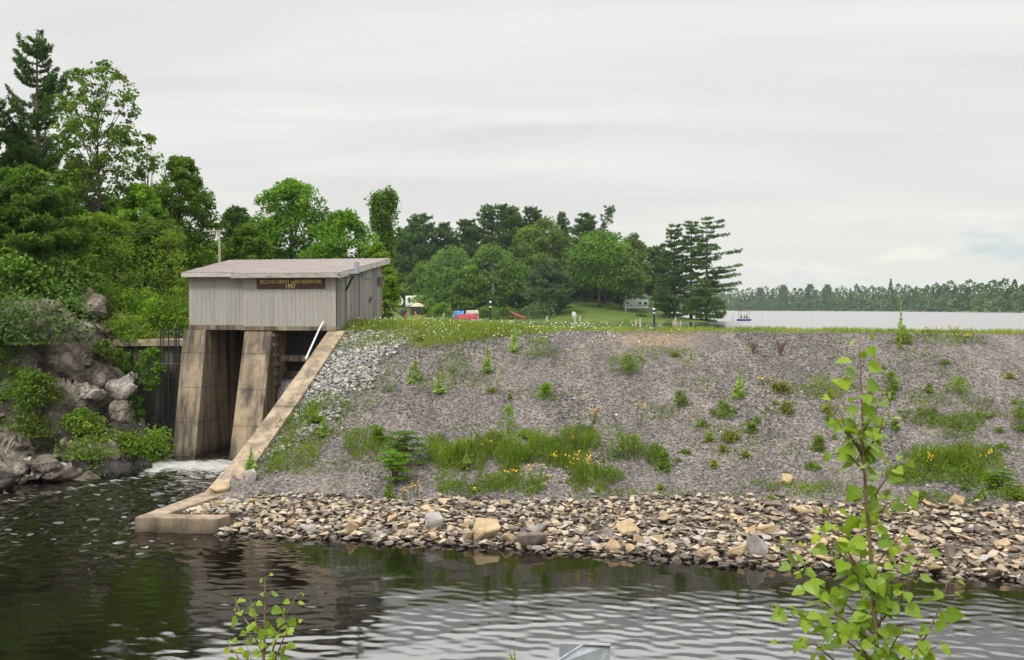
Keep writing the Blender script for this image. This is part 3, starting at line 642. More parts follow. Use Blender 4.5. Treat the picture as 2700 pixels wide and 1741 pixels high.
# loose steel work round the spillway
M['whitesteel'] = simple('white_painted_pipe', (0.72, 0.76, 0.78), 0.4)
mb = MB(); mb.tube([P(853, 848, 42.0), P(842, 868, 41.6), P(806, 947, 39.85)], 0.035, 8)
tag(mb.build('pipe', M['whitesteel']), 'white steel pipe leaning up the top of the sloping concrete wall', 'pipe')
mb = MB(); mb.tube([P(589, 1245, 34.7), P(566, 1272, 33.6), P(549, 1298, 32.1)], 0.02, 6)
tag(mb.build('handrail_rod', M['whitesteel']), 'thin pale rod along the foot of the sloping concrete wall above the rapids', 'rod')
rk = tag(empty('trash_rack', P(450, 1000, 44.0)), 'rusty black vertical bars standing at the left side of the concrete pier', 'rack')
mb = MB()
for i, (a, y0, y1) in enumerate([(424, 862, 1090), (431, 858, 1120), (445, 860, 1150), (457, 866, 1000), (466, 862, 1160), (472, 862, 1160)]):
    mb = MB(); mb.tube([P(a + (6 if i == 3 else 0), y0, 43.9), P(a - 2, y1, 43.9)], 0.028, 6)
    part(mb, 'bar', M['black'], rk)
for z_ in (876, 960): mb = MB(); mb.tube([P(420, z_, 43.85), P(477, z_, 43.85)], 0.02, 5); part(mb, 'crossbar', M['black'], rk)
rl = tag(empty('cable_railing', P(345, 800, 48)), 'thin rusty cable railing among the shrubs left of the gatehouse', 'railing')
M['rust'] = simple('rusty_steel', (0.13, 0.09, 0.07), 0.8)
mb = MB(); mb.tube([P(262, 776, 47), P(300, 777, 47.2), P(372, 782, 47.5), P(417, 782, 47.6)], 0.018, 5); mb.tube([P(300, 800, 47.2), P(415, 803, 47.5)], 0.015, 5); part(mb, 'cable', M['rust'], rl)
for a in (300, 343, 417): mb = MB(); mb.tube([P(a, 776, 47.4), P(a, 860, 47.4)], 0.022, 5); part(mb, 'post', M['rust'], rl)
br = tag(empty('stair_railing', P(1030, 830, 49)), 'black pipe railing stepping down from the right end of the gatehouse', 'railing')
mb = MB(); mb.tube([P(1004, 790, 48.2), P(1014, 790, 48.2), P(1016, 795, 48.2), P(1016, 850, 48.2)], 0.035, 6); part(mb, 'post', M['black'], br)
mb = MB(); mb.tube([P(1017, 800, 48.2), P(1079, 846, 47.0)], 0.032, 6); mb.tube([P(1017, 831, 48.2), P(1044, 852, 47.6)], 0.028, 6); part(mb, 'rail', M['black'], br)

# marker posts on the crest
M['navy'] = simple('navy_plastic', (0.008, 0.018, 0.045), 0.45); M['band'] = simple('white_band', (0.75, 0.78, 0.8), 0.5)
def marker(pxb, pyb, pxt, pyt, Y, wd, label):
    b0 = P(pxb, pyb, Y); t0 = P(pxt, pyt, Y); e = tag(empty('marker_post', b0), label, 'post'); d = t0 - b0
    mb = MB(); m3 = d.to_track_quat('Z', 'Y').to_matrix(); mb.box((b0 + t0) / 2 - b0, (wd, wd * .55, d.length), m3); bev(mb.build('post_body', M['navy'], e), .008)
    for f_, h_ in ((.955, .07), (.79, .04)): mb = MB(); mb.box(d * f_, (wd * 1.06, wd * .62, d.length * h_), m3); mb.build('reflective_band', M['band'], e)
marker(1726, 876, 1724, 812, 41.9, 0.13, 'dark blue marker post with white bands at the crest edge beside the lake')
marker(1293, 870, 1293, 793, 46.5, 0.15, 'dark blue marker post standing behind the flowers in front of the woods')

# galvanised steel guard at the photographer's feet
gr = tag(empty('guardrail_end', P(1550, 1741, 3.2)), 'galvanised steel guardrail end standing in front of the river at the bottom of the view', 'guardrail')
def zz(px, py, Y): return P(px, py, Y) - gr.location
mb = MB()
q = [zz(1476, 1699, 3.3), zz(1540, 1699, 3.3), zz(1612, 1702, 3.12), zz(1612, 1950, 3.12), zz(1476, 1950, 3.3)]
mb.prism([zz(1538, 1700, 3.12), zz(1609, 1703, 3.05), zz(1609, 2100, 3.05), zz(1440, 2100, 3.12), zz(1440, 1763, 3.12)], (0.0, 0.006, 0.0))
mb.prism([zz(1475, 1697, 3.30), zz(1538, 1699, 3.31), zz(1538, 2100, 3.31), zz(1475, 2100, 3.30)], (0.0, 0.006, 0))
mb.build('post_web', M['galv'], gr)
mb = MB()
a_ = [zz(1440, 1762, 3.11), zz(1538, 1699, 3.11), zz(1610, 1702, 3.04)]
mb.tube(a_, 0.004, 6)
mb.prism([zz(1538, 1699, 3.115), zz(1610, 1702, 3.045), zz(1610, 1699, 3.14), zz(1538, 1697, 3.31)], (0, 0, 0.004)); mb.build('rim', M['galv'], gr)

# utility pole behind the roof
ut = tag(empty('utility_pole', (U(580, 50.5), 50.5, 5.2)), 'thin pale utility pole rising behind the left end of the brown roof', 'pole')
M['polewood'] = simple('weathered_pole_wood', (0.36, 0.31, 0.24), 0.9)
mb = MB(); mb.tube([(0, 0, 0), (0, 0, P(580, 607, 50.5).z - 5.2)], [0.085, 0.06], 8); mb.build('pole', M['polewood'], ut)
mb = MB(); zt = P(580, 609, 50.5).z - 5.2; mb.box((-.25, 0, zt), (1.1, .07, .07)); mb.build('crossarm', M['polewood'], ut)
for k, x_ in enumerate((-.72, -.3, .22)): mb = MB(); mb.tube([(x_, 0, zt + .05), (x_, 0, zt + .13)], [0.03, .02], 6); mb.build('insulator', M['band'], ut)
mb = MB()
A_, B_ = Vector((-.72, 0, zt + .13)), Vector((-22, -6, zt + 0.9))
pts = [A_.lerp(B_, f) - Vector((0, 0, 4 * f * (1 - f) * .9)) for f in [i / 14 for i in range(15)]]
mb.tube(pts, 0.012, 4); mb.build('wire', M['black'], ut)

# ------------------------------------------------------------------ the campground across the inlet
M['white'] = simple('white_camper_skin', (0.78, 0.78, 0.75), 0.4, 0, 0.04); M['glass'] = simple('dark_window_glass', (0.02, 0.025, 0.03), 0.1)
M['tyre'] = simple('black_tyre', (0.015, 0.015, 0.015), 0.8); M['teal'] = simple('teal_stripe', (0.02, 0.11, 0.12), 0.5); M['greyp'] = simple('grey_plastic', (0.4, 0.4, 0.38))
def wheel(parent, loc, r=0.33, wd=0.22):
    mb = MB(); mb.tube([(0, -wd / 2, 0), (0, wd / 2, 0)], r, 16); w_ = mb.build('wheel', M['tyre'], parent, loc)
    mb = MB(); mb.tube([(0, -wd / 2 - .01, 0), (0, wd / 2 + .01, 0)], r * .55, 12); mb.build('rim', M['greyp'], w_)
def trailer(px, py, Y, rz, prof, wd, label, wins, stripes, wheels, name='travel_trailer'):
    g = P(px, py, Y); g.z = float(H(g.x, g.y)) ; e = tag(empty(name, g, rz), label, 'trailer')
    mb = MB(); mb.prism([(x, -wd / 2, z) for x, z in prof], (0, wd, 0)); bev(mb.build('body', M['white'], e), .08)
    for (x, z, a, b_) in wins:
        mb = MB(); mb.box((0, 0, 0), (a, .03, b_)); f = mb.build('window', M['glass'], e, (x, -wd / 2 - .012, z))
        mb = MB()
        for dx, dz, sx2, sz2 in ((0, b_ / 2, a + .1, .05), (0, -b_ / 2, a + .1, .05), (a / 2, 0, .05, b_ - .05), (-a / 2, 0, .05, b_ - .05)): mb.box((dx, -.01, dz), (sx2, .03, sz2))
        mb.build('frame', M['greyp'], f)
    for (z, x0, x1, h) in stripes:
        mb = MB(); mb.box(((x0 + x1) / 2, -wd / 2 - .008, z), (x1 - x0, .012, h)); mb.build('stripe', M['teal'], e)
    for x in wheels:
        wheel(e, (x, -wd / 2 + .08, .33)); wheel(e, (x, wd / 2 - .08, .33))
    return e
e = trailer(1676, 820, 242, R(4), [(-2.9, .75), (-3.05, 1.3), (-2.75, 2.3), (-2.2, 2.75), (2.9, 2.75), (2.95, .75), (2.9, .55), (-2.7, .55)], 2.3,
    'white travel trailer with dark windows parked on the lawn under the pines', [(-2.2, 1.9, .5, .45), (.85, 1.85, .55, .5), (2.2, 1.8, .7, .6)], [(1.35, -2.98, 2.93, .12), (1.15, -1.5, 2.93, .05)], [-.6, .15])
mb = MB(); mb.tube([(-2.8, -.5, .6), (-4.0, 0, .5)], .05, 5); mb.tube([(-2.8, .5, .6), (-4.0, 0, .5)], .05, 5); mb.build('hitch', M['black'], e)
mb = MB(); mb.box((.5, 0, 2.85), (.8, .7, .2)); mb.build('roof_vent', M['white'], e)
mb = MB(); mb.box((-.6, -1.17, 1.55), (.65, .03, 1.75)); d_ = mb.build('door', M['white'], e)
e = trailer(1046, 806, 236, R(8), [(-6, .7), (-6, 3.3), (1.0, 3.4), (1.45, 2.9), (1.5, 1.7), (1.1, 1.25), (-.7, 1.25), (-.8, .3), (-1.2, .1), (-3.6, .1), (-4, .7)], 2.4,
    'white fifth wheel trailer nose showing right of the yellow green tree', [(.9, 2.3, .35, .5)], [], [-4.8], 'fifth_wheel_trailer')
e = trailer(1098, 798, 244, R(-14), [(-2.4, .6), (-2.4, 3.2), (4.4, 3.4), (4.4, .6)], 2.4,
    'white camper half hidden behind the shrub above the screen tent', [(-1.4, 2.2, .6, 1.2)], [(.9, -2.3, 4, .2)], [-.5], 'camper')
for a_, b_ in ((0, 1.2), (2.4, 1.4)): mb = MB(); mb.box((a_, 0, 3.35 + a_ * .04), (b_, 1, .3)); mb.build('roof_vent', M['white'], e)
def at(px, py, Y): g = P(px, py, Y); g.z = float(H(g.x, g.y)); return g
M['screen'] = simple('dark_tent_mesh', (0.02, 0.022, 0.022), 0.8); M['tancloth'] = simple('tan_tent_cloth', (0.48, 0.40, 0.26), 0.8)
e = tag(empty('screen_tent', at(1101, 815, 222)), 'dark screen tent with a tan domed top on the lawn', 'tent')
mb = MB(); n = 6
ring = lambda r, z, k=n: [(r * math.cos(2 * math.pi * (i + .5) / k), r * math.sin(2 * math.pi * (i + .5) / k), z) for i in range(k)]
mb.add(ring(1.75, 0) + ring(1.7, 1.75), [(i, (i + 1) % n, n + (i + 1) % n, n + i) for i in range(n)]); mb.build('walls', M['screen'], e)
mb = MB(); mb.add(ring(1.75, 1.74) + ring(1.3, 2.2) + ring(.6, 2.52) + [(0, 0, 2.62)], [(j * n + i, j * n + (i + 1) % n, (j + 1) * n + (i + 1) % n, (j + 1) * n + i) for j in range(2) for i in range(n)] + [(2 * n + i, 2 * n + (i + 1) % n, 3 * n) for i in range(n)])
mb.build('canopy', M['tancloth'], e)
e = tag(empty('barrel', at(1064, 815, 219)), 'black covered barrel standing beside the screen tent', 'barrel')
mb = MB(); mb.tube([(0, 0, 0), (0, 0, .15), (0, 0, .9), (0, 0, 1.25), (0, 0, 1.35)], [.68, .75, .72, .6, .3], 14); mb.build('body', M['screen'], e, smooth=True)
mb = MB(); mb.tube([(0, 0, 1.34), (0, 0, 1.4)], [.32, .3], 10); mb.build('lid', M['black'], e)
M['redp'] = simple('red_plastic', (0.65, 0.02, 0.02), 0.4)
e = tag(empty('fuel_can', at(1072, 814, 217)), 'small red can on the grass beside the black barrel', 'can')
mb = MB(); mb.box((0, 0, .25), (.5, .3, .45), taper=(.8, .8)); bev(mb.build('body', M['redp'], e), .05); mb = MB(); mb.tube([(-.1, 0, .5), (.2, 0, .62)], .05); mb.build('spout', M['redp'], e)
M['orangewood'] = simple('orange_wood', (0.75, 0.36, 0.04), 0.6)
e = tag(empty('garden_chair', at(1102, 835, 205), R(18)), 'orange wooden garden chair facing right on the campground lawn', 'chair')
mb = MB()
for k in range(5): mb.box((-.02, -.4 + k * .2, .42), (.75, .17, .03))
mb.build('seat', M['orangewood'], e); mb = MB(); m3 = Matrix.Rotation(R(-20), 3, 'Y')
for k in range(5): mb.box((-.5, -.4 + k * .2, .78), (.03, .17, .85), m3)
mb.build('backrest', M['orangewood'], e)
for sx2 in (-.4, .4):
    for sy in (-.45, .45): mb = MB(); mb.box((0, 0, .2), (.1, .1, .42)); mb.build('leg', M['orangewood'], e, (sx2, sy, 0))
for sy in (-.5, .5): mb = MB(); mb.box((0, 0, 0), (.85, .12, .03)); mb.build('armrest', M['orangewood'], e, (0, sy, .62))
M['whitep'] = simple('white_plastic', (0.8, 0.8, 0.78), 0.4)
e = tag(empty('lawn_chair', at(1515, 828, 215), R(160)), 'white moulded plastic chair alone on the sloping lawn', 'chair')
mb = MB(); mb.box((0, 0, .62), (.8, .8, .06)); bev(mb.build('seat', M['whitep'], e), .02); mb = MB(); mb.prism([(-.4, .38, .6), (.4, .38, .6), (.44, .55, 1.25), (.25, .6, 1.5), (-.25, .6, 1.5), (-.44, .55, 1.25)], (0, .05, 0)); mb.build('backrest', M['whitep'], e)
for sx2 in (-.36, .36):
    for sy in (-.36, .36): mb = MB(); mb.tube([(0, 0, 0), (0, 0, .62)], .04); mb.build('leg', M['whitep'], e, (sx2, sy, 0))
    mb = MB(); mb.tube([(sx2 * 1.1, -.36, .6), (sx2 * 1.1, -.36, .9), (sx2 * 1.1, .45, .95)], .035); mb.build('armrest', M['whitep'], e)
def hull(mb, ln, wd, h, rocker=.25, nose=.35, n=14):
    sec = []
    for i in range(n + 1):
        f = i / n * 2 - 1; w_ = wd / 2 * max(0.02, (1 - abs(f) ** 2.6)); z0 = rocker * abs(f) ** 2.5
        sec.append([(f * ln / 2, -w_, h + rocker * abs(f) ** 3), (f * ln / 2, -w_ * .8, z0 + h * .25), (f * ln / 2, 0, z0), (f * ln / 2, w_ * .8, z0 + h * .25), (f * ln / 2, w_, h + rocker * abs(f) ** 3), (f * ln / 2, 0, h + .06 + rocker * abs(f) ** 3)])
    vs = [v for s_ in sec for v in s_]
    return mb.add(vs, [(i * 6 + k, i * 6 + (k + 1) % 6, (i + 1) * 6 + (k + 1) % 6, (i + 1) * 6 + k) for i in range(n) for k in range(6)])
M['redcloth'] = simple('faded_red_boat_cover', (0.34, 0.035, 0.05), 0.7, 0, .2, 1.5, .2)
M['alu'] = simple('dull_aluminium', (0.42, 0.42, 0.42), 0.5, 0.5)
g = P(1231, 841, 205); g.z = 3.62
e = tag(empty('covered_boat', g, R(-3)), 'boat under a faded red tarpaulin cover at the inlet shore', 'boat')
mb = MB(); mb.prism([(-2.9, -1.2, .55), (-2.2, -1.15, 1.2), (-1.5, -.9, 1.65), (1.3, -.9, 1.65), (2.0, -1.15, 1.2), (2.8, -1.2, .55)], (0, 2.1, 0)); mb.build('cover', M['redcloth'], e)
mb = MB()
for yy in (-.9, .9): mb.tube([(-3.0, yy, .25), (-2.6, yy, .2), (2.5, yy, .2), (3.1, yy, .45)], [.22, .3, .3, .05], 10)
mb.box((0, 0, .5), (5.7, 2.2, .12)); mb.build('hull', M['alu'], e)
M['bluetarp'] = simple('blue_tarpaulin', (0.02, 0.22, 0.55), 0.5, 0, .2, 2, .3)
g = at(1209, 830, 214); e = tag(empty('tarpaulin', g), 'bright blue tarpaulin hung over a frame beside the red covered boat', 'tarp')
mb = MB(); k = 12; rr = random.Random(4)
vs = []
for j in range(5):
    for i in range(k + 1): x_ = -1.15 + 2.3 * i / k; vs.append((x_, -.12 * j + .10 * math.sin(i * 1.4 + j), 1.75 - j * .33 - (.25 * abs(math.sin(i * .52)) if j == 4 else .06 * math.sin(i * .9))))
mb.add(vs, [(j * (k + 1) + i, j * (k + 1) + i + 1, (j + 1) * (k + 1) + i + 1, (j + 1) * (k + 1) + i) for j in range(4) for i in range(k)]); mb.build('sheet', M['bluetarp'], e, smooth=True)
for x_ in (-1.15, 1.15): mb = MB(); mb.tube([(x_, 0, 0), (x_, 0, 1.8)], .04); mb.build('pole', M['polewood'], e)
M['cream'] = simple('cream_panel', (0.62, 0.60, 0.50), 0.6)
e = tag(empty('pickup_cap', at(1246, 834, 212), R(12)), 'cream slide-in camper box standing behind the red covered boat', 'camper box')
mb = MB(); mb.prism([(-1.25, -.9, .3), (-1.3, -.9, 2.05), (1.0, -.9, 2.15), (1.15, -.9, 1.8), (1.15, -.9, .3)], (0, 1.8, 0)); bev(mb.build('body', M['cream'], e), .05)
mb = MB(); mb.box((.3, -.92, .95), (1.4, .03, .9)); mb.build('side_panel', M['greyp'], e); mb = MB(); mb.box((-1.0, -.93, 1.4), (.12, .03, .4)); mb.build('window', M['glass'], e)
mb = MB(); mb.box((-1.1, 0, .15), (.2, 1.6, .3)); mb.box((1.0, 0, .15), (.2, 1.6, .3)); mb.build('support', M['polewood'], e)
M['redboat'] = simple('dull_red_hull', (0.22, 0.035, 0.03), 0.5)
g = at(1253, 834, 209); g.z += 1.2
mb = MB(); hull(mb, 2.3, .55, .22, .35); o = mb.build('kayak', M['redboat'], None, g, smooth=True); o.rotation_euler = (R(70), 0, R(4)); tag(o, 'brownish red kayak leaning on the cream camper box', 'kayak')
g = at(1363, 838, 214); g.z += .75
mb = MB(); hull(mb, 4.4, .8, .3, .35); o = mb.build('canoe', M['redboat'], None, g, smooth=True); o.rotation_euler = (R(50), R(24), 0); tag(o, 'long dull red canoe lying tilted under the dark trees', 'canoe')
M['bluep'] = simple('blue_plastic', (0.03, 0.2, 0.5), 0.5)
e = tag(empty('ladder_rack', at(1261, 836, 207), R(8)), 'blue and white ladder leaning at the right of the cream camper box', 'ladder')
for x_ in (-.13, .13): mb = MB(); mb.tube([(x_, -.2, 0), (x_ * .8, .1, 1.7)], .04, 5); mb.build('side_rail', M['bluep'], e)
mb = MB()
for k in range(5): mb.tube([(-.13, -.17 + .06 * k, .25 + .3 * k), (.13, -.17 + .06 * k, .25 + .3 * k)], .025, 5)
mb.build('rung', M['whitep'], e)
# wooden stakes along the inlet
stk = []
for i, (px, y0, y1, Y) in enumerate([(1776, 858, 846, 180), (1781, 858, 835, 180), (1786, 858, 850, 182), (1795, 858, 846, 181), (1170, 841, 826, 190), (1442, 842, 834, 190), (1529, 842, 832, 190), (1516, 844, 832, 188), (1677, 850, 842, 185), (1688, 850, 840, 185)]):
    a_ = P(px, y0, Y); c_ = P(px - 1 + (i % 3), y1, Y); mb = MB(); mb.tube([(0, 0, -.4), (0, 0, (c_.z - a_.z) * .6), (c_.x - a_.x, 0, c_.z - a_.z)], [.2, .17, .1], 7)
    o = mb.build('old_stake', M['polewood'], None, a_)
    lab = {1: 'tallest grey stake in the shallow inlet near the point', 4: 'grey stake behind the flowers beside the round camp shrub'}.get(i, 'short weathered grey stake in the shallow inlet before the lawn')
    tag(o, lab, 'stake', None if i in (1, 4) else 'stakes in the inlet')
# pedal boat with people
g = P(1962, 847, 225); g.z = LAKE
e = tag(empty('pedal_boat', g, R(6)), 'small canopied pedal boat out on the bright lake', 'boat')
M['boatblue'] = simple('blue_boat_hull', (0.05, 0.10, 0.30), 0.4)
mb = MB()
for yy in (-.5, .5): mb.tube([(-1.6, yy, .32), (-1.3, yy, .15), (1.1, yy, .15), (1.6, yy, .3)], [.12, .26, .26, .08], 8)
mb.box((0, 0, .35), (2.6, 1.5, .18)); mb.build('hull', M['boatblue'], e)
mb = MB(); mb.box((-.25, 0, .5), (1.5, 1.2, .16)); mb.build('seat', M['whitep'], e)
mb = MB(); mb.box((0, 0, 2.2), (2.5, 1.5, .1)); bev(mb.build('canopy', M['tancloth'], e), .04)
for x_ in (-1.05, 1.05): mb = MB(); mb.tube([(x_, -.6, .4), (x_, -.6, 2.2)], .035); mb.tube([(x_, .6, .4), (x_, .6, 2.2)], .035); mb.build('canopy_post', M['alu'], e)
M['skin'] = simple('skin', (0.45, 0.27, 0.19), 0.6); M['orangevest'] = simple('orange_life_vest', (0.8, 0.16, 0.03)); M['bluevest'] = simple('blue_shirt', (0.04, 0.08, 0.25)); M['hair'] = simple('dark_hair', (0.03, 0.02, 0.015))
def sitter(loc, vest, label, lean=0.0):
    vs = [(0, 0, .0), (0, 0, .25), (0.02 + lean, 0, .48), (0.03 + lean, 0, .58), (0.04 + lean, 0, .72), (.0, .14, .02), (.42, .16, .06), (.5, .17, -.28), (.0, -.14, .02), (.42, -.16, .06), (.5, -.17, -.28),
          (.03 + lean, .2, .46), (.12, .25, .22), (.34, .18, .18), (.03 + lean, -.2, .46), (.12, -.25, .22), (.34, -.18, .18)]
    ed = [(0, 1), (1, 2), (2, 3), (3, 4), (0, 5), (5, 6), (6, 7), (0, 8), (8, 9), (9, 10), (2, 11), (11, 12), (12, 13), (2, 14), (14, 15), (15, 16)]
    rad = [.15, .15, .15, .06, .11, .1, .075, .05, .1, .075, .05, .07, .045, .035, .07, .045, .035]
    me = bpy.data.meshes.new('person'); me.from_pydata(vs, ed, []); me.materials.append(M['skin'])
    o = link('person', me, None, loc); md = o.modifiers.new('skin', 'SKIN')
    for i, r_ in enumerate(rad): o.data.skin_vertices[0].data[i].radius = (r_, r_)
    o.data.skin_vertices[0].data[0].use_root = True
    o.modifiers.new('sub', 'SUBSURF').levels = 1
    mb = MB(); mb.ell((.02 + lean * .6, 0, .3), (.19, .24, .27), 10, 7); mb.build('vest', vest, o)
    mb = MB(); mb.ell((.02 + lean, 0, .78), (.12, .11, .1), 10, 6); mb.build('hair', M['hair'], o)
    tag(o, label, 'person')
for dx, dy, vst, lb, ln in ((-.75, -.2, M['bluevest'], 'person in dark blue sitting at the left end of the pedal boat', .05), (.1, .1, M['orangevest'], 'person in orange vest sitting mid seat under the boat canopy', -.04), (.5, -.3, M['redp'], 'person in red vest at the right end of the pedal boat', 0)):
    sitter(g + Vector((dx, dy, .6)), vst, lb, ln)

# ------------------------------------------------------------------ foliage tools
def unit(v): return v / np.maximum(np.linalg.norm(v, axis=-1, keepdims=True), 1e-6)
def cards(C, size, up=0.6, out=None, rs=None, aspect=0.6, dirs=None):
    """leaf-sized diamond faces centred on C"""
    n = len(C); nrm = rs.randn(n, 3) * 0.7 + np.array([0, 0, up]); 
    if out is not None: nrm = nrm + out * 0.6
    nrm = unit(nrm); t = rs.randn(n, 3) if dirs is None else dirs + rs.randn(n, 3) * 0.25
    t = unit(t - nrm * (t * nrm).sum(-1, keepdims=True)); b_ = np.cross(nrm, t)
    s = (size * (0.65 + 0.7 * rs.rand(n)))[:, None] if np.ndim(size) == 0 else (size * (0.65 + 0.7 * rs.rand(n)))[:, None]
    L_ = t * s * 0.5; W_ = b_ * s * 0.5 * aspect
    bend = nrm * s * 0.12
    V = np.stack([C - L_ - bend, C - W_ + L_ * .1, C + L_ - bend, C + W_ + L_ * .1], 1).reshape(-1, 3)
    F = np.arange(4 * n).reshape(n, 4); return V, F
def crown_mesh(name, pts, size, mat, rs, rnd, out=None, up=0.6, aspect=0.6, dirs=None):
    V, F = cards(pts, size, up, out, rs, aspect, dirs); return mesh_np(name, V, F, mat, rnd)
def decid(seed, Hh, Rr, base=0.15, ncl=60, nleaf=110, leaf=0.22, clr=0.26, mat='maple', shape='oval', trunk=None, bark='bark', lean=(0, 0), tr=None, flat=.8, limbs=14, lf=.72):
    """tapered trunk with limbs, crown of leaf clumps; returns (trunk mesh, crown mesh)"""
    rs = np.random.RandomState(seed); rr = random.Random(seed); nleaf = int(nleaf * 1.25) if nleaf > 50 else nleaf; ncl = int(ncl * 1.2)
    t = np.sort(rs.rand(ncl) ** 0.85) if shape != 'round' else rs.rand(ncl)
    prof = {'oval': lambda t: np.sin(np.pi * np.clip(t * .86 + .12, 0, 1)) ** 0.7, 'round': lambda t: np.sqrt(np.clip(1 - (2 * t - 1) ** 2, 0, 1)) * .98 + .04,
            'cone': lambda t: np.clip(1.05 - t, 0, 1) ** .8, 'column': lambda t: 0.85 + 0.15 * np.sin(t * 9), 'vase': lambda t: .35 + .65 * np.sin(np.pi * np.clip(t * .75 + .1, 0, 1)),
            'dome': lambda t: np.sqrt(np.clip(1 - t * t, 0, 1)) + .02}[shape](t)
    rad = Rr * prof * np.sqrt(0.2 + 0.8 * rs.rand(ncl)) * (1 - clr * .45); an = rs.rand(ncl) * 2 * np.pi
    lz = Hh * (base + (1 - base) * t)
    C = np.stack([rad * np.cos(an) + lean[0] * t * Hh, rad * np.sin(an) + lean[1] * t * Hh, lz - clr * Rr * .4], -1)
    cr = Rr * clr * (0.7 + 0.75 * rs.rand(ncl)) * (0.65 + .35 * prof)
    k = np.repeat(np.arange(ncl), nleaf); d = unit(rs.randn(len(k), 3) + np.array([0, 0, .25])); r_ = rs.rand(len(k)) ** 0.45
    Pn = C[k] + d * (cr[k] * r_)[:, None] * np.array([1.15, 1.15, flat]); Pn[:, 2] = np.maximum(Pn[:, 2], 0.03 * Hh)
    rnd = np.clip(0.55 * rs.rand(ncl)[k] + 0.45 * rs.rand(len(k)), 0, 1)
    crown = crown_mesh('crown', Pn, leaf, M[mat], rs, rnd, d)
    mb = MB(); tr = tr or Hh * 0.016
    tops = [Vector((lean[0] * f * Hh + rr.uniform(-1, 1) * tr * .9 * f, lean[1] * f * Hh + rr.uniform(-1, 1) * tr * .9 * f, f * Hh * 0.93 - 0.3 * (f == 0))) for f in (0, .12, .28, .45, .62, .8, 1)]
    mb.tube(tops, [tr * 1.5, tr * 1.1, tr * .95, tr * .75, tr * .55, tr * .35, tr * .08], 7)
    for i in rs.choice(ncl, min(limbs, ncl), False):
        c = Vector(C[i]); f = max(.08, min(.9, c.z / Hh * lf)); st = Vector((lean[0] * f * Hh, lean[1] * f * Hh, f * Hh * .93)); md = st.lerp(c, .5) + Vector((0, 0, -.06 * Hh * rr.random()))
        mb.tube([st, md, c], [tr * .38, tr * .24, tr * .08], 5)
    return mb.mesh('trunk', M[bark], True), crown
def conifer(seed, Hh, Rr, base=0.12, lev=26, per=5, mat='needle', droop=-0.05, rise=0.25, spray=0.42, dens=1.0, top=0.35, asym=None, gap=0.0, power=0.8, irregular=.35):
    rs = np.random.RandomState(seed); mb = MB(); tr = Hh * 0.014
    lx = (asym or (0, 0, 0))
    mb.tube([Vector((lx[2] * f * f * Hh, 0, f * Hh - .3 * (f == 0))) for f in (0, .2, .4, .6, .8, 1)], [tr * 1.4, tr, tr * .8, tr * .6, tr * .35, tr * .05], 7)
    P_, D_, Rn = [], [], []
    for i in range(lev):
        f = base + (1 - base) * (i / (lev - 1)) ** 0.95; z0 = f * Hh
        rl = Rr * (max(0.0, 1 - (f - base) / (1 - base)) ** power * (1 - top) + top * math.sqrt(max(0, 1 - ((f - base) / (1 - base)) ** 3))) 
        if f < base + .12: rl *= .55 + (f - base) / .12 * .45
        for j in range(per):
            if rs.rand() < gap: continue
            an = rs.rand() * 6.283; ln = rl * (1 - irregular + 1.4 * irregular * rs.rand()) + .12
            if asym: ln *= (1 + lx[0] * math.cos(an - lx[1]))
            if ln < .15: continue
            dx, dy = math.cos(an), math.sin(an); n_ = 6
            q = np.linspace(0, 1, n_); zz = z0 + ln * (droop * q + rise * q ** 2.2) + rs.randn() * .1
            bx = lx[2] * f * f * Hh + dx * ln * q; by = dy * ln * q
            if ln > Rr * .2: mb.tube([Vector((a, b, c)) for a, b, c in zip(bx, by, zz)][::2] + [Vector((bx[-1], by[-1], zz[-1]))], [tr * .32, tr * .2, tr * .12, tr * .04], 4, cap=False)
            m_ = int(max(6, ln * 26 * dens / (spray / .42) ** 1.6)); q2 = 0.18 + 0.84 * rs.rand(m_) ** .75; wd = 0.26 * ln * np.sin(np.clip(q2, 0, 1) * 2.6) * (rs.rand(m_) * 2 - 1)
            x_ = np.interp(q2, q, bx) - dy * wd; y_ = np.interp(q2, q, by) + dx * wd; z_ = np.interp(q2, q, zz) + rs.randn(m_) * .05 * ln ** .5 - np.abs(wd) * .1
            P_.append(np.stack([x_, y_, z_], -1)); s_ = np.sign(wd) * .7
            D_.append(np.stack([dx - dy * s_, dy + dx * s_, np.full(m_, .25 + rise)], -1)); Rn.append(np.clip(.5 * rs.rand() + .5 * rs.rand(m_), 0, 1))
    Pn = np.concatenate(P_); Dn = unit(np.concatenate(D_)); rnd = np.concatenate(Rn)
    # every spray is a few needles fanning out
    k = 3; Pk = np.repeat(Pn, k, 0); Dk = unit(np.repeat(Dn, k, 0) + rs.randn(len(Pk), 3) * .45)
    crown = crown_mesh('crown', Pk + Dk * spray * .25 + rs.randn(len(Pk), 3) * spray * .12, spray, M[mat], rs, np.clip(np.repeat(rnd, k) + rs.randn(len(Pk)) * .1, 0, 1), None, .55, .26, Dk)
    return mb.mesh('trunk', M['bark'], True), crown
def plant_tree(name, meshes, loc, label, cat='tree', group=None, rz=0.0, sc=None, tname='trunk', cname='crown'):
    e = tag(empty(name, loc, rz), label, cat, group)
    if meshes[0]: link(tname, meshes[0], e)
    link(cname, meshes[1], e)
    if sc: e.scale = sc
    return e
def onland(x, y): return np.stack([x, y, H(x, y)], -1)
def place(px, ytop, Y, ybase=None):
    x = U(px, Y); zb = float(H(x, Y)) if ybase is None else P(px, ybase, Y).z
    return Vector((x, Y, zb)), P(px, ytop, Y).z - zb
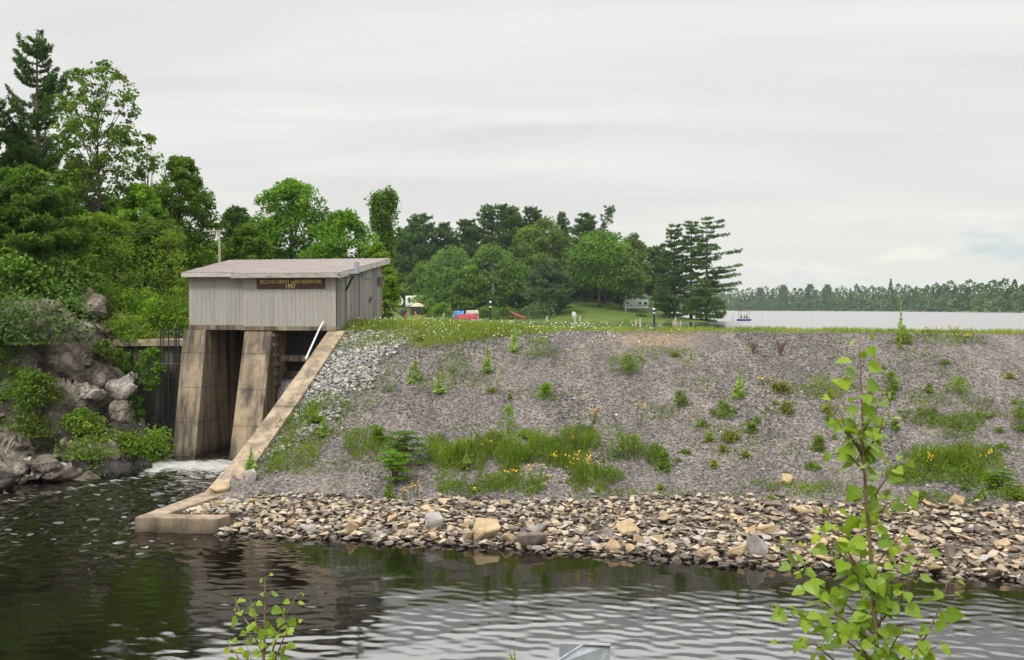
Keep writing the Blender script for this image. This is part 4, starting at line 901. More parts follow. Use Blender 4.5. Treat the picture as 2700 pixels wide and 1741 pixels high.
def T(kind, px, ytop, Y, wpx, label, seed, name=None, ybase=None, group=None, **kw):
    loc, h = place(px, ytop, Y, ybase); r_ = wpx / 2 / FOC * Y
    if kind == 'dec' and Y < 80 and kw.get('nleaf', 0) > 50: kw.update(ncl=int(kw['ncl'] * 1.7), clr=kw['clr'] * .76, leaf=kw['leaf'] * .88, nleaf=int(kw['nleaf'] * .68))
    if kind == 'con': ms = conifer(seed, h, r_, **kw)
    else: ms = decid(seed, h, r_, **kw)
    return plant_tree(name or ('pine_tree' if kind == 'con' else 'leafy_tree'), ms, loc, label, 'tree', group)
# ------------------------------------------------------------------ trees on the left bank
T('con', 104, 84, 57, 196, 'tall ragged white pine rising highest at the left of the view', 24, base=.12, lev=27, per=4, mat='needle', rise=.75, droop=-.12, spray=.24, dens=1.0, top=.7, irregular=.55, power=.75, gap=.1)
T('con', -4, 248, 55, 150, 'dark pine cut by the frame edge beside the tallest pine', 12, base=.1, lev=22, per=4, rise=.6, droop=-.1, spray=.28, dens=1.2, top=.5, irregular=.55)
T('con', 60, 335, 60, 190, 'dense dark pine filling the space below the tallest pine', 13, base=.05, lev=26, per=6, rise=.3, spray=.4, dens=1.3, top=.4)
T('dec', 262, 172, 54, 225, 'slender open crowned ash tree standing against the sky beside the tall pine', 14, name='ash_tree', base=.36, ncl=230, nleaf=26, leaf=.20, clr=.13, mat='maple', shape='vase', limbs=60, tr=.10, flat=.7, lf=.84)
T('dec', 392, 352, 55.5, 90, 'thin ash sapling leaning right with sparse leaves above the maples', 15, name='ash_tree', base=.72, ncl=26, nleaf=22, leaf=.22, clr=.3, mat='maple', shape='oval', limbs=20, tr=.05)
T('dec', 478, 408, 60, 205, 'dark green dense maple left of the utility pole', 16, name='maple_tree', base=.08, ncl=110, nleaf=120, leaf=.22, clr=.24, mat='maple', shape='oval')
T('dec', 372, 480, 54, 150, 'bright yellow green maple in front of the dark dense maple', 17, name='maple_tree', base=.08, ncl=70, nleaf=110, leaf=.2, clr=.27, mat='yellowgreen', shape='oval')
T('dec', 205, 420, 56, 190, 'broad green maple behind the foot of the slender ash', 18, name='maple_tree', base=.1, ncl=80, nleaf=110, leaf=.22, clr=.26, mat='maple', shape='oval')
T('con', 60, 452, 46.5, 330, 'big soft light green pine spreading over the rocks at the left edge', 19, base=.05, lev=22, per=7, mat='needle_soft', rise=.12, droop=.0, spray=.34, dens=1.9, top=.6, power=.6)
T('dec', 250, 560, 51, 230, 'wide bright leafy tree above the rock outcrop', 20, base=.0, ncl=90, nleaf=120, leaf=.19, clr=.26, mat='yellowgreen', shape='round', limbs=8)
T('dec', 410, 560, 52, 170, 'rounded leafy tree between the outcrop and the gatehouse roof', 21, base=.0, ncl=70, nleaf=120, leaf=.19, clr=.27, mat='maple', shape='round', limbs=8)
T('dec', 130, 560, 49, 210, 'mid green bush like tree under the big soft pine', 22, base=.0, ncl=70, nleaf=110, leaf=.19, clr=.26, mat='olive', shape='round', limbs=6)
T('con', 625, 545, 92, 125, 'round topped dark tree behind the utility pole', 23, base=.05, lev=18, per=8, rise=.2, spray=.6, dens=1.6, top=.9, power=.4)
T('dec', 770, 474, 70, 235, 'large dome shaped maple directly behind the gatehouse roof', 24, name='maple_tree', base=.12, ncl=105, nleaf=120, leaf=.27, clr=.24, mat='maple', shape='round', limbs=26)
T('dec', 660, 590, 62, 180, 'bright maple behind the left part of the gatehouse roof', 25, name='maple_tree', base=.02, ncl=70, nleaf=120, leaf=.24, clr=.26, mat='maple', shape='dome')
T('dec', 905, 556, 66, 240, 'broad maple behind the right part of the gatehouse roof', 26, name='maple_tree', base=.02, ncl=100, nleaf=120, leaf=.25, clr=.24, mat='maple', shape='oval')
T('dec', 1012, 506, 78, 76, 'tall narrow columnar poplar right of the gatehouse roof', 27, name='poplar_tree', base=.12, ncl=90, nleaf=80, leaf=.25, clr=.5, mat='birch', shape='column', flat=1.5)
T('dec', 992, 640, 60, 110, 'yellow green tree at the right corner of the gatehouse roof', 28, base=.02, ncl=60, nleaf=100, leaf=.2, clr=.3, mat='yellowgreen', shape='oval')
T('dec', 1022, 705, 56, 62, 'yellowish leafy bush beside the stair railing', 29, name='shrub', ybase=850, base=.0, ncl=34, nleaf=80, leaf=.16, clr=.4, mat='yellowgreen', shape='oval', limbs=4)
for i, (px, yt, wp) in enumerate([(-700, 480, 300), (-420, 460, 300), (-230, 440, 260), (-60, 420, 260), (120, 500, 240), (300, 520, 240), (440, 560, 220), (560, 640, 200), (700, 640, 200), (850, 640, 200)]):
    T('dec', px, yt, 76, wp, 'shaded green tree in the back row behind the left bank trees', 30 + i, base=.0, ncl=60, nleaf=90, leaf=.32, clr=.28, mat='maple', shape='oval', group='back row of trees')
rs = np.random.RandomState(19); n = 60000; x = rs.uniform(-27, -12.5, n); y = 43.3 + 14 * rs.rand(n); k = (vnoise(x * .8, y * .8) > .16) & ((x < -14.3) | (y > 50)) & ((y > 46.5) | (x < -16.9)); x, y = x[k], y[k]
p = onland(x, y); p[:, 2] += (rs.rand(len(x)) ** 1.3) * (.35 + 1.1 * vnoise(x * .7 + 4, y * .7)); tag(link('undergrowth', crown_mesh('undergrowth', p, .16, M['yellowgreen'], rs, np.clip(.75 * vnoise(x * 1.1, y * 1.1) + .3 * rs.rand(len(x)), 0, 1))), 'leafy undergrowth on the slope behind the crag', 'undergrowth', None, 'stuff')
n = 16000; x = rs.uniform(-25, -15, n); y = 36.5 + 9.5 * rs.rand(n); k = (vnoise(x * .9, y * .9) > .62); x, y = x[k], y[k]
p = onland(x, y); p[:, 2] += rs.rand(len(x)) * .4; tag(link('crag_weeds', crown_mesh('crag_weeds', p, .1, M['olive'], rs, rs.rand(len(x)))), 'weeds and moss in the hollows of the crag', 'weeds', None, 'stuff')
# shrubs on and around the rocks
SH = [(232, 640, 48, 150, 'yellowgreen', 'bright shrub at the top of the rock outcrop', 750), (330, 660, 49, 150, 'maple', 'dark green shrub behind the cable railing', 800), (440, 650, 50, 120, 'yellowgreen', 'leafy shrub at the left of the gatehouse wall', 800),
      (365, 700, 48, 150, 'olive', 'olive shrub in front of the cable railing', 880), (462, 760, 47.5, 90, 'yellowgreen', 'low bright sumac against the gatehouse corner', 880), (395, 785, 47, 160, 'yellowgreen', 'spreading yellow green sumac above the deck slab', 900),
      (290, 830, 46, 110, 'olive', 'shrub between the overhanging boulder and the deck', 980), (330, 880, 45.2, 90, 'maple', 'dark shrub hanging over the left end of the deck', 1010), (315, 960, 44.3, 80, 'maple', 'dark shrub below the deck behind the pale boulder', 1100),
      
      (20, 1015, 40.5, 60, 'maple', 'small green shrub at the left edge of the crag face', 1060), 
      (215, 1085, 39.8, 80, 'maple', 'dark leafy shrub low on the crag', 1130), (250, 1150, 39.0, 150, 'weed', 'weedy bush with small yellow flowers above the dark shore rock', 1200),
      (395, 1118, 41.2, 140, 'yellowgreen', 'bright leafy shrub overhanging the rapids beside the left pier', 1215), (330, 1150, 40.5, 60, 'yellowgreen', 'small yellow green shrub on the dark shore rock', 1200), (180, 760, 45.5, 130, 'needle_soft', 'low juniper on top of the rock outcrop', 820),
      (300, 760, 47.2, 120, 'yellowgreen', 'bright bush right of the jutting boulder behind the crag', 830), (280, 800, 46.6, 90, 'maple', 'dark green bush tucked under the jutting boulder', 880), (70, 1090, 39.4, 110, 'olive', 'thin weedy bush low on the crag face at the left', 1150),
      (250, 720, 47.2, 60, 'yellowgreen', 'tiny bright bush beside the topmost boulder', 770)]
SH += [(60, 800, 41.6, 250, 'needle', 'dark juniper boughs hanging over the top of the cliff at the left', 905), (40, 700, 44, 200, 'needle_soft', 'soft pine boughs resting on the cliff top at the left edge', 830), (120, 985, 40.0, 80, 'olive', 'thin leafy shrub clinging to the middle of the cliff face', 1060), (75, 985, 39.8, 110, 'maple', 'dark leafy shrub clinging to the cliff face at the left', 1075),
       (10, 920, 40.6, 90, 'maple', 'dark shrub on the cliff at the very left', 1010), (225, 1090, 39.6, 110, 'weed', 'ferny weeds low on the cliff right of its middle', 1135), (270, 900, 42.4, 60, 'olive', 'small weeds on the cliff shoulder', 945), (150, 700, 45.6, 150, 'needle_soft', 'pine boughs over the topmost pale boulder', 770), (345, 830, 45.4, 110, 'yellowgreen', 'bright shrub between the jutting boulder and the deck', 905), (400, 930, 44.0, 70, 'maple', 'dark leaves hanging in front of the dark abutment', 1030), (350, 1040, 43.2, 50, 'maple', 'dark leaves low beside the dark abutment', 1110)]
for i, (px, yt, Yv, wp, mt, lb, yb) in enumerate(SH):
    h = P(px, yt, Yv).z - P(px, yb, Yv).z; r_ = wp / 2 / FOC * Yv
    ms = decid(60 + i, h * (1 + .15 * (i % 3)), r_ * (1 + .12 * (i % 4)), base=.05, ncl=34, nleaf=90 if 'needle' in mt else 38, leaf=.20 if 'needle' in mt else .13, clr=.40, mat=mt, shape=('round', 'dome', 'oval', 'vase')[i % 4], tr=.03, limbs=12)
    plant_tree('shrub', ms, P(px, yb, Yv), lb, 'shrub', tname='stem', cname='foliage')
# ------------------------------------------------------------------ woods round the campground
W_ = [('con', 1062, 600, 262, 120, 'needle', 'dark pine at the left end of the campground wood'), ('con', 1108, 563, 256, 130, 'needle', 'dark twin topped pine left of the birches'), ('con', 1172, 588, 262, 110, 'needle', 'pointed pine rising behind the birches'), ('con', 1235, 578, 262, 120, 'needle', 'bushy pine between the birches and the highest pines'),
      ('con', 1312, 540, 258, 200, 'needle', 'broad tall pine with the highest top over the campground'), ('con', 1352, 548, 268, 90, 'needle', 'slim pine top just right of the broad tallest pine'), ('con', 1402, 545, 262, 120, 'needle', 'high pine near the middle of the wood'), ('con', 1484, 556, 266, 80, 'needle_blue', 'narrow bluish pine top above the yellowish oak'),
      ('con', 1545, 562, 258, 110, 'needle', 'dark rounded pine top left of the lopsided pine'), ('con', 1640, 660, 262, 120, 'needle', 'low dark pine behind the travel trailer'), ('con', 1500, 650, 275, 160, 'needle', 'dark pine in the shade behind the lawn'), ('con', 1590, 660, 275, 160, 'needle', 'second shaded pine behind the lawn nearer the trailer'),
      ('dec', 1440, 574, 246, 150, 'olive', 'yellowish green oak in the middle of the wood'), ('dec', 1190, 652, 236, 170, 'birch', 'pale green birch behind the blue tarpaulin'), ('dec', 1300, 642, 233, 170, 'birch', 'round green maple right of the birch'), ('dec', 1395, 600, 250, 140, 'olive', 'light green tree between the tall pines and the oak'),
      ('con', 1448, 684, 226, 150, 'needle_blue', 'bushy bluish spruce in front of the oak at the lawn edge'), ('dec', 1580, 612, 240, 200, 'maple', 'large dark green maple spreading over the lawn'), ('dec', 1650, 680, 236, 110, 'birch', 'light green maple above the travel trailer'), ('dec', 1668, 618, 250, 100, 'birch', 'thin open tree against the sky left of the point pines'),
      ('dec', 1240, 700, 230, 120, 'maple', 'darker bush like tree between birch and maple'), ('dec', 1370, 700, 232, 120, 'maple', 'dark tree in the gap left of the spruce'), ('dec', 1120, 690, 248, 120, 'maple', 'dark tree above the screen tent'), ('dec', 1062, 700, 255, 100, 'maple', 'dark tree behind the white trailers')]
for i, (k, px, yt, Yv, wp, mt, lb) in enumerate(W_):
    if k == 'con': T('con', px, yt, Yv, wp, lb, 100 + i, base=.06, lev=26, per=7, mat=mt, rise=.35, spray=1.0, dens=1.0, top=.35 if mt == 'needle_blue' else .75, irregular=.45)
    else: T('dec', px, yt, Yv, wp, lb, 100 + i, base=(.34 if px in (1580, 1650, 1668) else .06) if yt < 690 else 0, ncl=75, nleaf=80, leaf=.66, clr=.29, mat=mt, shape='oval', bark='birchbark' if mt == 'birch' else 'bark', limbs=16 if mt == 'birch' else 8)
T('con', 1594, 546, 252, 78, 'lopsided pine with one long branch against the sky', 140, base=.55, lev=13, per=3, mat='needle', rise=.45, spray=.8, dens=.7, top=.7, asym=(.5, 0.2, 0), gap=.1, irregular=.7)
T('con', 1778, 588, 226, 120, 'pine at the left of the shoreline group on the point', 141, base=.03, lev=24, per=5, mat='needle', rise=.18, spray=.7, dens=.8, top=.5)
T('con', 1822, 577, 222, 130, 'tall dark pine in the middle of the point', 142, base=.08, lev=25, per=4, mat='needle', rise=.16, spray=.7, dens=.85, top=.45, irregular=.45)
T('con', 1862, 566, 218, 150, 'outermost pine of the point with branches swept out over the lake', 143, base=.06, lev=24, per=4, mat='needle', rise=.08, droop=.04, spray=.7, dens=.75, top=.6, asym=(.3, 0.0, .005), irregular=.6, power=.7)
T('con', 1728, 650, 262, 130, 'dark pine rising behind the right end of the travel trailer', 146, base=.25, lev=18, per=7, mat='needle', rise=.3, spray=1.0, dens=1, top=.7)
T('con', 1752, 720, 232, 66, 'low spreading pine beside the trailer on the point', 144, base=.1, lev=14, per=6, mat='needle', rise=.1, spray=.8, dens=.8, top=.6)
T('con', 1850, 740, 214, 120, 'low dark boughs of the smallest pine near the tip of the point', 145, base=.0, lev=10, per=6, mat='needle', rise=.0, droop=-.05, spray=.7, dens=.7, top=.8, asym=(.15, 0, 0))
fill_c = conifer(150, 20, 5.5, base=0, lev=20, per=6, spray=1.2, dens=.6, top=.6); fill_d = decid(151, 16, 6, base=0, ncl=50, nleaf=60, leaf=.8, clr=.3, mat='maple', shape='dome')
for i in range(26):
    px = 1035 + i * 27 + rng.randint(-8, 8); Yv = 285 + rng.randint(0, 25)
    if px > 1690: continue
    x = U(px, Yv); e = plant_tree('forest_tree', fill_c if i % 3 else fill_d, Vector((x, Yv, float(H(x, Yv)))), 'dark tree deep in the wood behind the campground', 'tree', 'trees deep in the campground wood', rng.rand() * 6)
    s = (0.78 + .2 * rng.rand()); e.scale = (s, s, s)
for i, (px, yt, Yv, wp, mt, lb, yb) in enumerate([(1136, 786, 212, 42, 'maple', 'upright green shrub on the campground lawn', 838), (1166, 798, 206, 62, 'yellowgreen', 'rounded light green shrub beside the blue tarpaulin', 842), (1690, 828, 226, 30, 'olive', 'small brown bush on the lawn before the travel trailer', 838),
        (1115, 776, 228, 70, 'maple', 'dark shrub between the tent and the camper', 812), (1480, 770, 238, 50, 'maple', 'round shrub at the top edge of the lawn', 800), (1330, 812, 216, 90, 'maple', 'dark low shrub left of the canoe', 845), (1420, 800, 218, 110, 'needle_blue', 'dark low boughs right of the canoe', 846), (1285, 808, 222, 60, 'maple', 'dark shrub behind the cream camper box', 840)]):
    h = P(px, yt, Yv).z - P(px, yb, Yv).z; r_ = wp / 2 / FOC * Yv
    plant_tree('shrub', decid(160 + i, h, r_, base=0, ncl=18, nleaf=60, leaf=.45, clr=.42, mat=mt, shape='round', tr=.05, limbs=4), P(px, yb, Yv), lb, 'shrub', tname='stem', cname='foliage')
# far wood across the lake: one mass
rs = np.random.RandomState(5); PP, NN, RR = [], [], []
for row in range(4):
    px = 1620.0
    while px < 3500:
        fs = float(far_shore(px)); wdt = (9 + 8 * rs.rand()) * (.8 + .2 * fs / 1000); Yv = fs + 10 + row * 12; x = U(px, Yv)
        hh = (15.5 + 4 * rs.rand() + 3.5 * (rs.rand() < .08)) * (0.62 + 0.4 * fs / 1100) * (.5 + .17 * row) * 1.28; nc = 230
        z0 = LAKE + 0.8 + row * 1.0; q = rs.rand(nc); pr = np.sin(np.pi * np.clip(q * .8 + .2, 0, 1)) ** .6 if rs.rand() < .75 else (1.05 - q) * .8
        a_ = rs.rand(nc) * 6.28; r_ = wdt * .55 * pr * (.45 + .6 * rs.rand(nc)); lump = .95 + .5 * vnoise(a_ * 1.3 + px, q * 5)
        PP.append(np.stack([x + r_ * lump * np.cos(a_), Yv + r_ * np.sin(a_) * .8, z0 + q * hh], -1)); NN.append(np.stack([np.cos(a_), np.sin(a_), q - .2], -1)); RR.append(np.clip(rs.rand() * .6 + .4 * rs.rand(nc), 0, 1))
        px += wdt * .62 / Yv * FOC
me = crown_mesh('far_wood', np.concatenate(PP), 2.1, M['farwood'], rs, np.concatenate(RR), unit(np.concatenate(NN)), .3, .8)
tag(link('far_wood', me), 'dark green wood lining the far shore of the lake', 'wood', None, 'stuff')
em = conifer(170, 24, 4.5, base=.05, lev=16, per=6, spray=1.9, dens=.8, top=.5, mat='farwood')
for i, px in enumerate([2003, 2064, 2135, 2182, 2412, 2475, 2552, 2622]):
    Yv = float(far_shore(px)) + 30; x = U(px, Yv); top = P(px, 747 + rs.randint(0, 12) + (px > 2300) * 5, Yv).z
    e = plant_tree('pine_tree', em, Vector((x, Yv, 5)), 'dark pine standing above the far shore wood', 'tree', 'pines standing out of the far wood', rs.rand() * 6); s = (top - 5) / 24; e.scale = (s * 1.25, s * 1.25, s)
M['shorerock'] = simple('shore_rock', (0.16, 0.14, 0.12), .9, 0, .4, .3)
mb = MB(); rr = random.Random(9)
for i in range(150):
    px = 1880 + i * 8; fs = float(far_shore(px)) + 1.5 + rr.random() * 3; x = U(px, fs); mb.ell((x, fs, LAKE + .1), (rr.uniform(1, 3.5), 2, rr.uniform(.3, 1.1)), 7, 5)
tag(mb.build('shore_rocks', M['shorerock']), 'low dark rocks along the far waterline', 'rocks', None, 'stuff')

# ------------------------------------------------------------------ plants of the dam face
def blades(P0, h, wd, rs, lean=.35):
    n = len(P0); a = rs.rand(n) * 6.283; hh = h * (.5 + .8 * rs.rand(n)); d = np.stack([np.cos(a), np.sin(a), 0 * a], -1); l2 = rs.randn(n, 3) * lean * hh[:, None]; l2[:, 2] = 0
    w2 = d * (wd * (.7 + .6 * rs.rand(n)))[:, None]; tip = P0 + l2 + np.stack([0 * a, 0 * a, hh], -1); mid = P0 + l2 * .35 + np.stack([0 * a, 0 * a, hh * .55], -1)
    V = np.stack([P0 - w2, P0 + w2, mid + w2 * .8, tip, mid - w2 * .8], 1).reshape(-1, 3); return V, np.arange(5 * n).reshape(n, 5)
def onland(x, y): return np.stack([x, y, H(x, y)], -1)
rs = np.random.RandomState(21)
# turf and wild flowers along the crest
n = 85000; x = rs.uniform(-7.3, 24, n); yy = rs.rand(n) ** 1.3 * 7.0; y = crestY(x) - .35 - 2.3 * sst(3, -3, x) + fbm(x * .6, x * 0 + 3.3) * 1.0 + yy
dens = np.where(x < 3, 1.0, .4) * sst(-.1, .7, yy + fbm(x * 1.3, y * 1.3) * 1.2) * np.clip(.4 + vnoise(x * .8, y * .8), 0, 1)
keep = rs.rand(n) < dens; x, y = x[keep], y[keep]; hgt = .10 + .14 * sst(4, -1, x) * vnoise(x * .5, y * .5) + .12 * vnoise(x * .9, y * .9)
V, F = blades(onland(x, y), hgt, .011, rs)
rn = np.clip(.25 + .6 * vnoise(x * .7, y * .7) + .25 * (rs.rand(len(x)) - .4), 0, 1)
tag(link('crest_grass', mesh_np('crest_grass', V, F, M['grassy'], rn)), 'tall yellow green grass along the crest of the dam', 'grass', None, 'stuff')
n = 2300; x = np.concatenate([rs.uniform(-7.2, 4.2, n), rs.uniform(4, 7, 200)]); y = crestY(x) - 2.2 + rs.rand(len(x)) * 6.0; k = rs.rand(len(x)) < np.clip(vnoise(x * .7 + 9, y * .9) * 1.5 - .3, 0, 1); x, y = x[k], y[k]
pz = onland(x, y); pz[:, 2] += .10 + .24 * rs.rand(len(x)); V, F = cards(pz, .05, .9, None, rs, .95); tag(link('daisies', mesh_np('daisies', V, F, M['white_petal'])), 'white daisies scattered through the crest grass', 'flowers', None, 'stuff')
# weedy bands: ellipses given as (px, py, rx, ry, height, density)
def scatter_px(ells, per, seed):
    rs = np.random.RandomState(seed); O = []
    for (px, py, rx, ry, h, d) in ells:
        k = int(per * rx * ry / 1000 * d)
        a = rs.rand(k) * 6.283; r_ = np.sqrt(rs.rand(k)) * 1.35; ux = px + rx * r_ * np.cos(a); uy = py + ry * r_ * np.sin(a)
        g0 = G(px, py); gx_ = G(px + rx, py); gy_ = G(px, py - ry); gyb = G(px, py + ry)
        X_ = g0.x + (gx_.x - g0.x) * r_ * np.cos(a); s_ = -np.sin(a) * r_; Y_ = g0.y + np.where(s_ > 0, (gy_.y - g0.y), (g0.y - gyb.y)) * s_ + (gx_.y - g0.y) * r_ * np.cos(a)
        nn = vnoise(X_ * 1.5, Y_ * 1.1) * .6 + vnoise(X_ * 4.1 + 7, Y_ * 3.3) * .4; kp = nn > .20 + .42 * r_ ** 1.5 - .14 * d + .08 * rs.rand(k); hv = 1.15 * h * (.25 + 1.3 * vnoise(X_ * 2.3 + 5, Y_ * 2.3)) * (1.15 - .55 * r_); O.append(np.stack([X_[kp], Y_[kp], hv[kp]], -1))
    return np.concatenate(O)
EL = [(800, 1120, 75, 40, .42, 1.1), (740, 1150, 45, 55, .32, 1), (860, 1080, 60, 30, .38, 1), (790, 1200, 75, 42, .26, 1), (700, 1215, 30, 30, .25, .7), (960, 1165, 65, 32, .3, .9), (1000, 1195, 60, 30, .3, .7),
      (1180, 1200, 60, 40, .42, 1.1), (1290, 1205, 100, 42, .48, 1.3), (1420, 1200, 90, 40, .5, 1.3), (1520, 1190, 80, 45, .48, 1.1), (1330, 1280, 140, 30, .28, 1), (1550, 1260, 80, 32, .4, 1), (1250, 1295, 80, 22, .22, .9), (1180, 1235, 40, 32, .3, .8),
      (1660, 1200, 80, 40, .4, .9), (1735, 1215, 35, 30, .35, .8), (1160, 1010, 110, 45, .2, .35), (980, 1025, 90, 60, .18, .3), (1250, 985, 90, 35, .2, .35), (1190, 960, 50, 30, .2, .4),
      (2470, 1250, 115, 45, .5, 1.2), (2560, 1220, 80, 45, .42, .9), (2400, 1270, 60, 30, .35, .8), (2480, 1320, 100, 15, .2, .6), (2650, 1310, 70, 20, .3, .9), (2440, 1110, 70, 30, .24, .9), (2540, 1115, 70, 25, .26, 1.0), (2510, 1150, 60, 18, .2, .6),
      (2500, 900, 110, 16, .25, .8), (1240, 885, 160, 16, .2, .5), (1690, 920, 60, 30, .15, .25), (2160, 1022, 100, 28, .22, .5), (2060, 1030, 40, 18, .2, .5), (1750, 1085, 45, 30, .2, .45), (1850, 1010, 70, 25, .15, .35), (2420, 1060, 70, 30, .2, .45), (2610, 1090, 60, 45, .2, .4), (1920, 1140, 80, 25, .15, .3), (2210, 1290, 90, 20, .2, .4), (1420, 1040, 120, 22, .16, .35), (1500, 1060, 260, 40, .12, .05), (2000, 1180, 300, 60, .12, .06), (1400, 930, 400, 40, .14, .15), (2350, 960, 300, 50, .12, .12), (880, 1240, 150, 30, .12, .2), (1750, 1310, 500, 14, .15, .3), (2050, 1290, 120, 20, .2, .4), (760, 990, 40, 60, .2, .25), (2100, 1100, 500, 130, .08, .02), (1640, 960, 50, 22, .22, .6), (1800, 940, 60, 20, .2, .45)]
S_ = scatter_px(EL, 250, 31); rs = np.random.RandomState(33)
pz = onland(S_[:, 0], S_[:, 1]); V, F = blades(pz, S_[:, 2], .012, rs, .3); rn = np.clip(.7 * vnoise(pz[:, 0] * 2, pz[:, 1] * 2) + .4 * rs.rand(len(pz)), 0, 1)
S2 = scatter_px(EL, 520, 35); p2 = onland(S2[:, 0], S2[:, 1]); p2[:, 2] += S2[:, 2] * rs.rand(len(S2)) * .95; V2, F2 = cards(p2, .085, .6, None, rs, .45)
tag(link('weeds', mesh_np('weeds', np.concatenate([V, V2]), [F, F2 + len(V)], M['weed'], np.concatenate([rn, np.clip(.6 * vnoise(p2[:, 0] * 2, p2[:, 1] * 2) + .45 * rs.rand(len(p2)), 0, 1)]))), 'dark green weeds growing in bands across the gravel face', 'weeds', None, 'stuff')
# sprouts scattered thinly over the gravel
n = 3000; x = rs.uniform(-8, 16, n); y = watY(x) + 1.2 + rs.rand(n) * 16.5; k = (rs.rand(n) < np.clip(vnoise(x * .9 + 40, y * .9) * 2.2 - 1.15, 0, 1)) & (y < crestY(x)) & (x > wallX(y) + .6); x, y = x[k], y[k]
x = np.repeat(x, 9) + rs.randn(len(x) * 9) * .08; y = np.repeat(y, 9) + rs.randn(len(y) * 9) * .05; pz = onland(x, y); V, F = blades(pz, .10, .008, rs, .6)
tag(link('sprouts', mesh_np('sprouts', V, F, M['weed'], rs.rand(len(pz)))), 'tiny green sprouts dotted over the gravel slope', 'sprouts', None, 'stuff')

def mullein(seed, h):
    rs = np.random.RandomState(seed); mb = MB(); mb.tube([(0, 0, 0), (.01, 0, h * .5), (0, .01, h * .93)], [.02, .016, .008], 5)
    P_, D_, S_ = [], [], []
    for i in range(70):
        f = rs.rand() ** 1.3 * .72; a = i * 2.4; ln = (.26 * (1 - f / .8) + .05) * min(1, h / 1.0 + .2); d = np.array([math.cos(a), math.sin(a), .25 + f]); P_.append(np.array([0, 0, f * h]) + d * ln * .45); D_.append(d); S_.append(ln * 1.15)
    V, F = cards(np.array(P_), np.array(S_), .3, None, rs, .36, np.array(D_))
    n = 160; f = .5 + .5 * rs.rand(n); a = rs.rand(n) * 6.28; r_ = .028 * (1.35 - f); p = np.stack([r_ * np.cos(a), r_ * np.sin(a), f * h], -1); V2, F2 = cards(p, .05, .9, None, rs, .6)
    return mb.mesh('stem', M['mullein']), mesh_np('leaves', np.concatenate([V, V2]), [F, F2 + len(V)], M['mullein'], np.concatenate([rs.rand(len(F)) * .7, .3 + .7 * rs.rand(len(F2))]))
for i, (px, py, hp, lb) in enumerate([(1096, 1001, 64, 'mullein spike just below the grey cobbles'), (1081, 1012, 38, 'short mullein spike left of the taller one below the cobbles'), (1156, 1038, 60, 'leaning pale mullein among the weeds below the cobbles'),
        (1285, 986, 87, 'tall mullein with broad rosette alone on the upper gravel'), (1357, 929, 87, 'tall mullein at the crest reaching into the flowers'), (856, 1148, 62, 'mullein spike in the tall weeds near the wing wall'),
        (1231, 1238, 52, 'mullein rising from the middle of the long weed band'), (1950, 1050, 90, 'solitary mullein with yellow tip on the right gravel'), (2375, 905, 108, 'tallest mullein standing on the crest before the lake'),
        (2688, 876, 34, 'short mullein on the crest at the right edge'), (662, 1240, 62, 'mullein growing at the foot of the wing wall'), (2590, 1320, 50, 'pale spike in the weeds at the right above the stones')]):
    g = G(px, py); h = hp / FOC * g.y; plant_tree('mullein', mullein(200 + i, h), g, lb, 'plant', tname='stem', cname='leaves')
M['weed2'] = leafmat('dry_weed_leaves', (0.09, 0.12, 0.016), (0.24, 0.28, 0.03), (0.42, 0.36, 0.06), .3)
def bushlet(seed, r_, h, mat, leaf=.07, ncl=14, nl=60):
    return decid(seed, h * 1.1, r_, base=0, ncl=ncl + 4, nleaf=int(nl * .42), leaf=leaf, clr=.62, mat={'maple': 'weed', 'olive': 'weed2'}.get(mat, mat), shape='dome', tr=.010, limbs=8)
BU = [(1440, 1050, 44, 38, 'yellowgreen', 'small feathery bush above the long weed band'), (1421, 937, 80, 52, 'weed', 'round grey green bush just below the crest flowers'), (1630, 1212, 118, 95, 'maple', 'rounded green bush at the right end of the long weed band'), (1340, 1148, 56, 72, 'yellowgreen', 'upright yellow green creeper alone on the gravel'),
      (1385, 1150, 60, 16, 'yellowgreen', 'low trailing shoot right of the yellow green creeper'), (2175, 1042, 130, 45, 'olive', 'widest low bush on the right gravel behind the sapling'), (2068, 1035, 52, 26, 'olive', 'low yellowish bush left of the widest low bush'), (2075, 1090, 44, 28, 'olive', 'small bush on the gravel straight below the yellowish one'),
      (1980, 1140, 34, 24, 'maple', 'little dark bush below the solitary mullein'), (1925, 1162, 48, 26, 'olive', 'little bright bush on mid gravel at the right of the slope'), (2158, 1190, 36, 40, 'maple', 'lone dark sprig in the middle of the right gravel'), (2528, 1040, 70, 42, 'yellowgreen', 'bright bush on the gravel right of the sapling top'),
      (2690, 1135, 50, 80, 'maple', 'dark bush cut by the right frame edge'), (2350, 1030, 40, 46, 'weed', 'faint grey bush right of the sapling leaves'), (1985, 935, 40, 34, 'reddish', 'dry purplish tuft under the crest'), (2058, 940, 50, 44, 'reddish', 'wider dry purplish tuft right of the other'),
      (1660, 980, 60, 40, 'weed', 'grey green bush below the bare soil patch'), (1793, 1068, 46, 36, 'weed', 'pale bush in the middle of the gravel'), (2380, 905, 60, 30, 'olive', 'bushy base around the tallest mullein'), (2680, 1320, 60, 30, 'weed', 'bushy weeds at the right edge above the stones'), (1908, 1100, 52, 44, 'weed', 'loose bush right of the middle of the gravel'), (1750, 1240, 40, 46, 'weed', 'thin dark bush right of the weed band')]
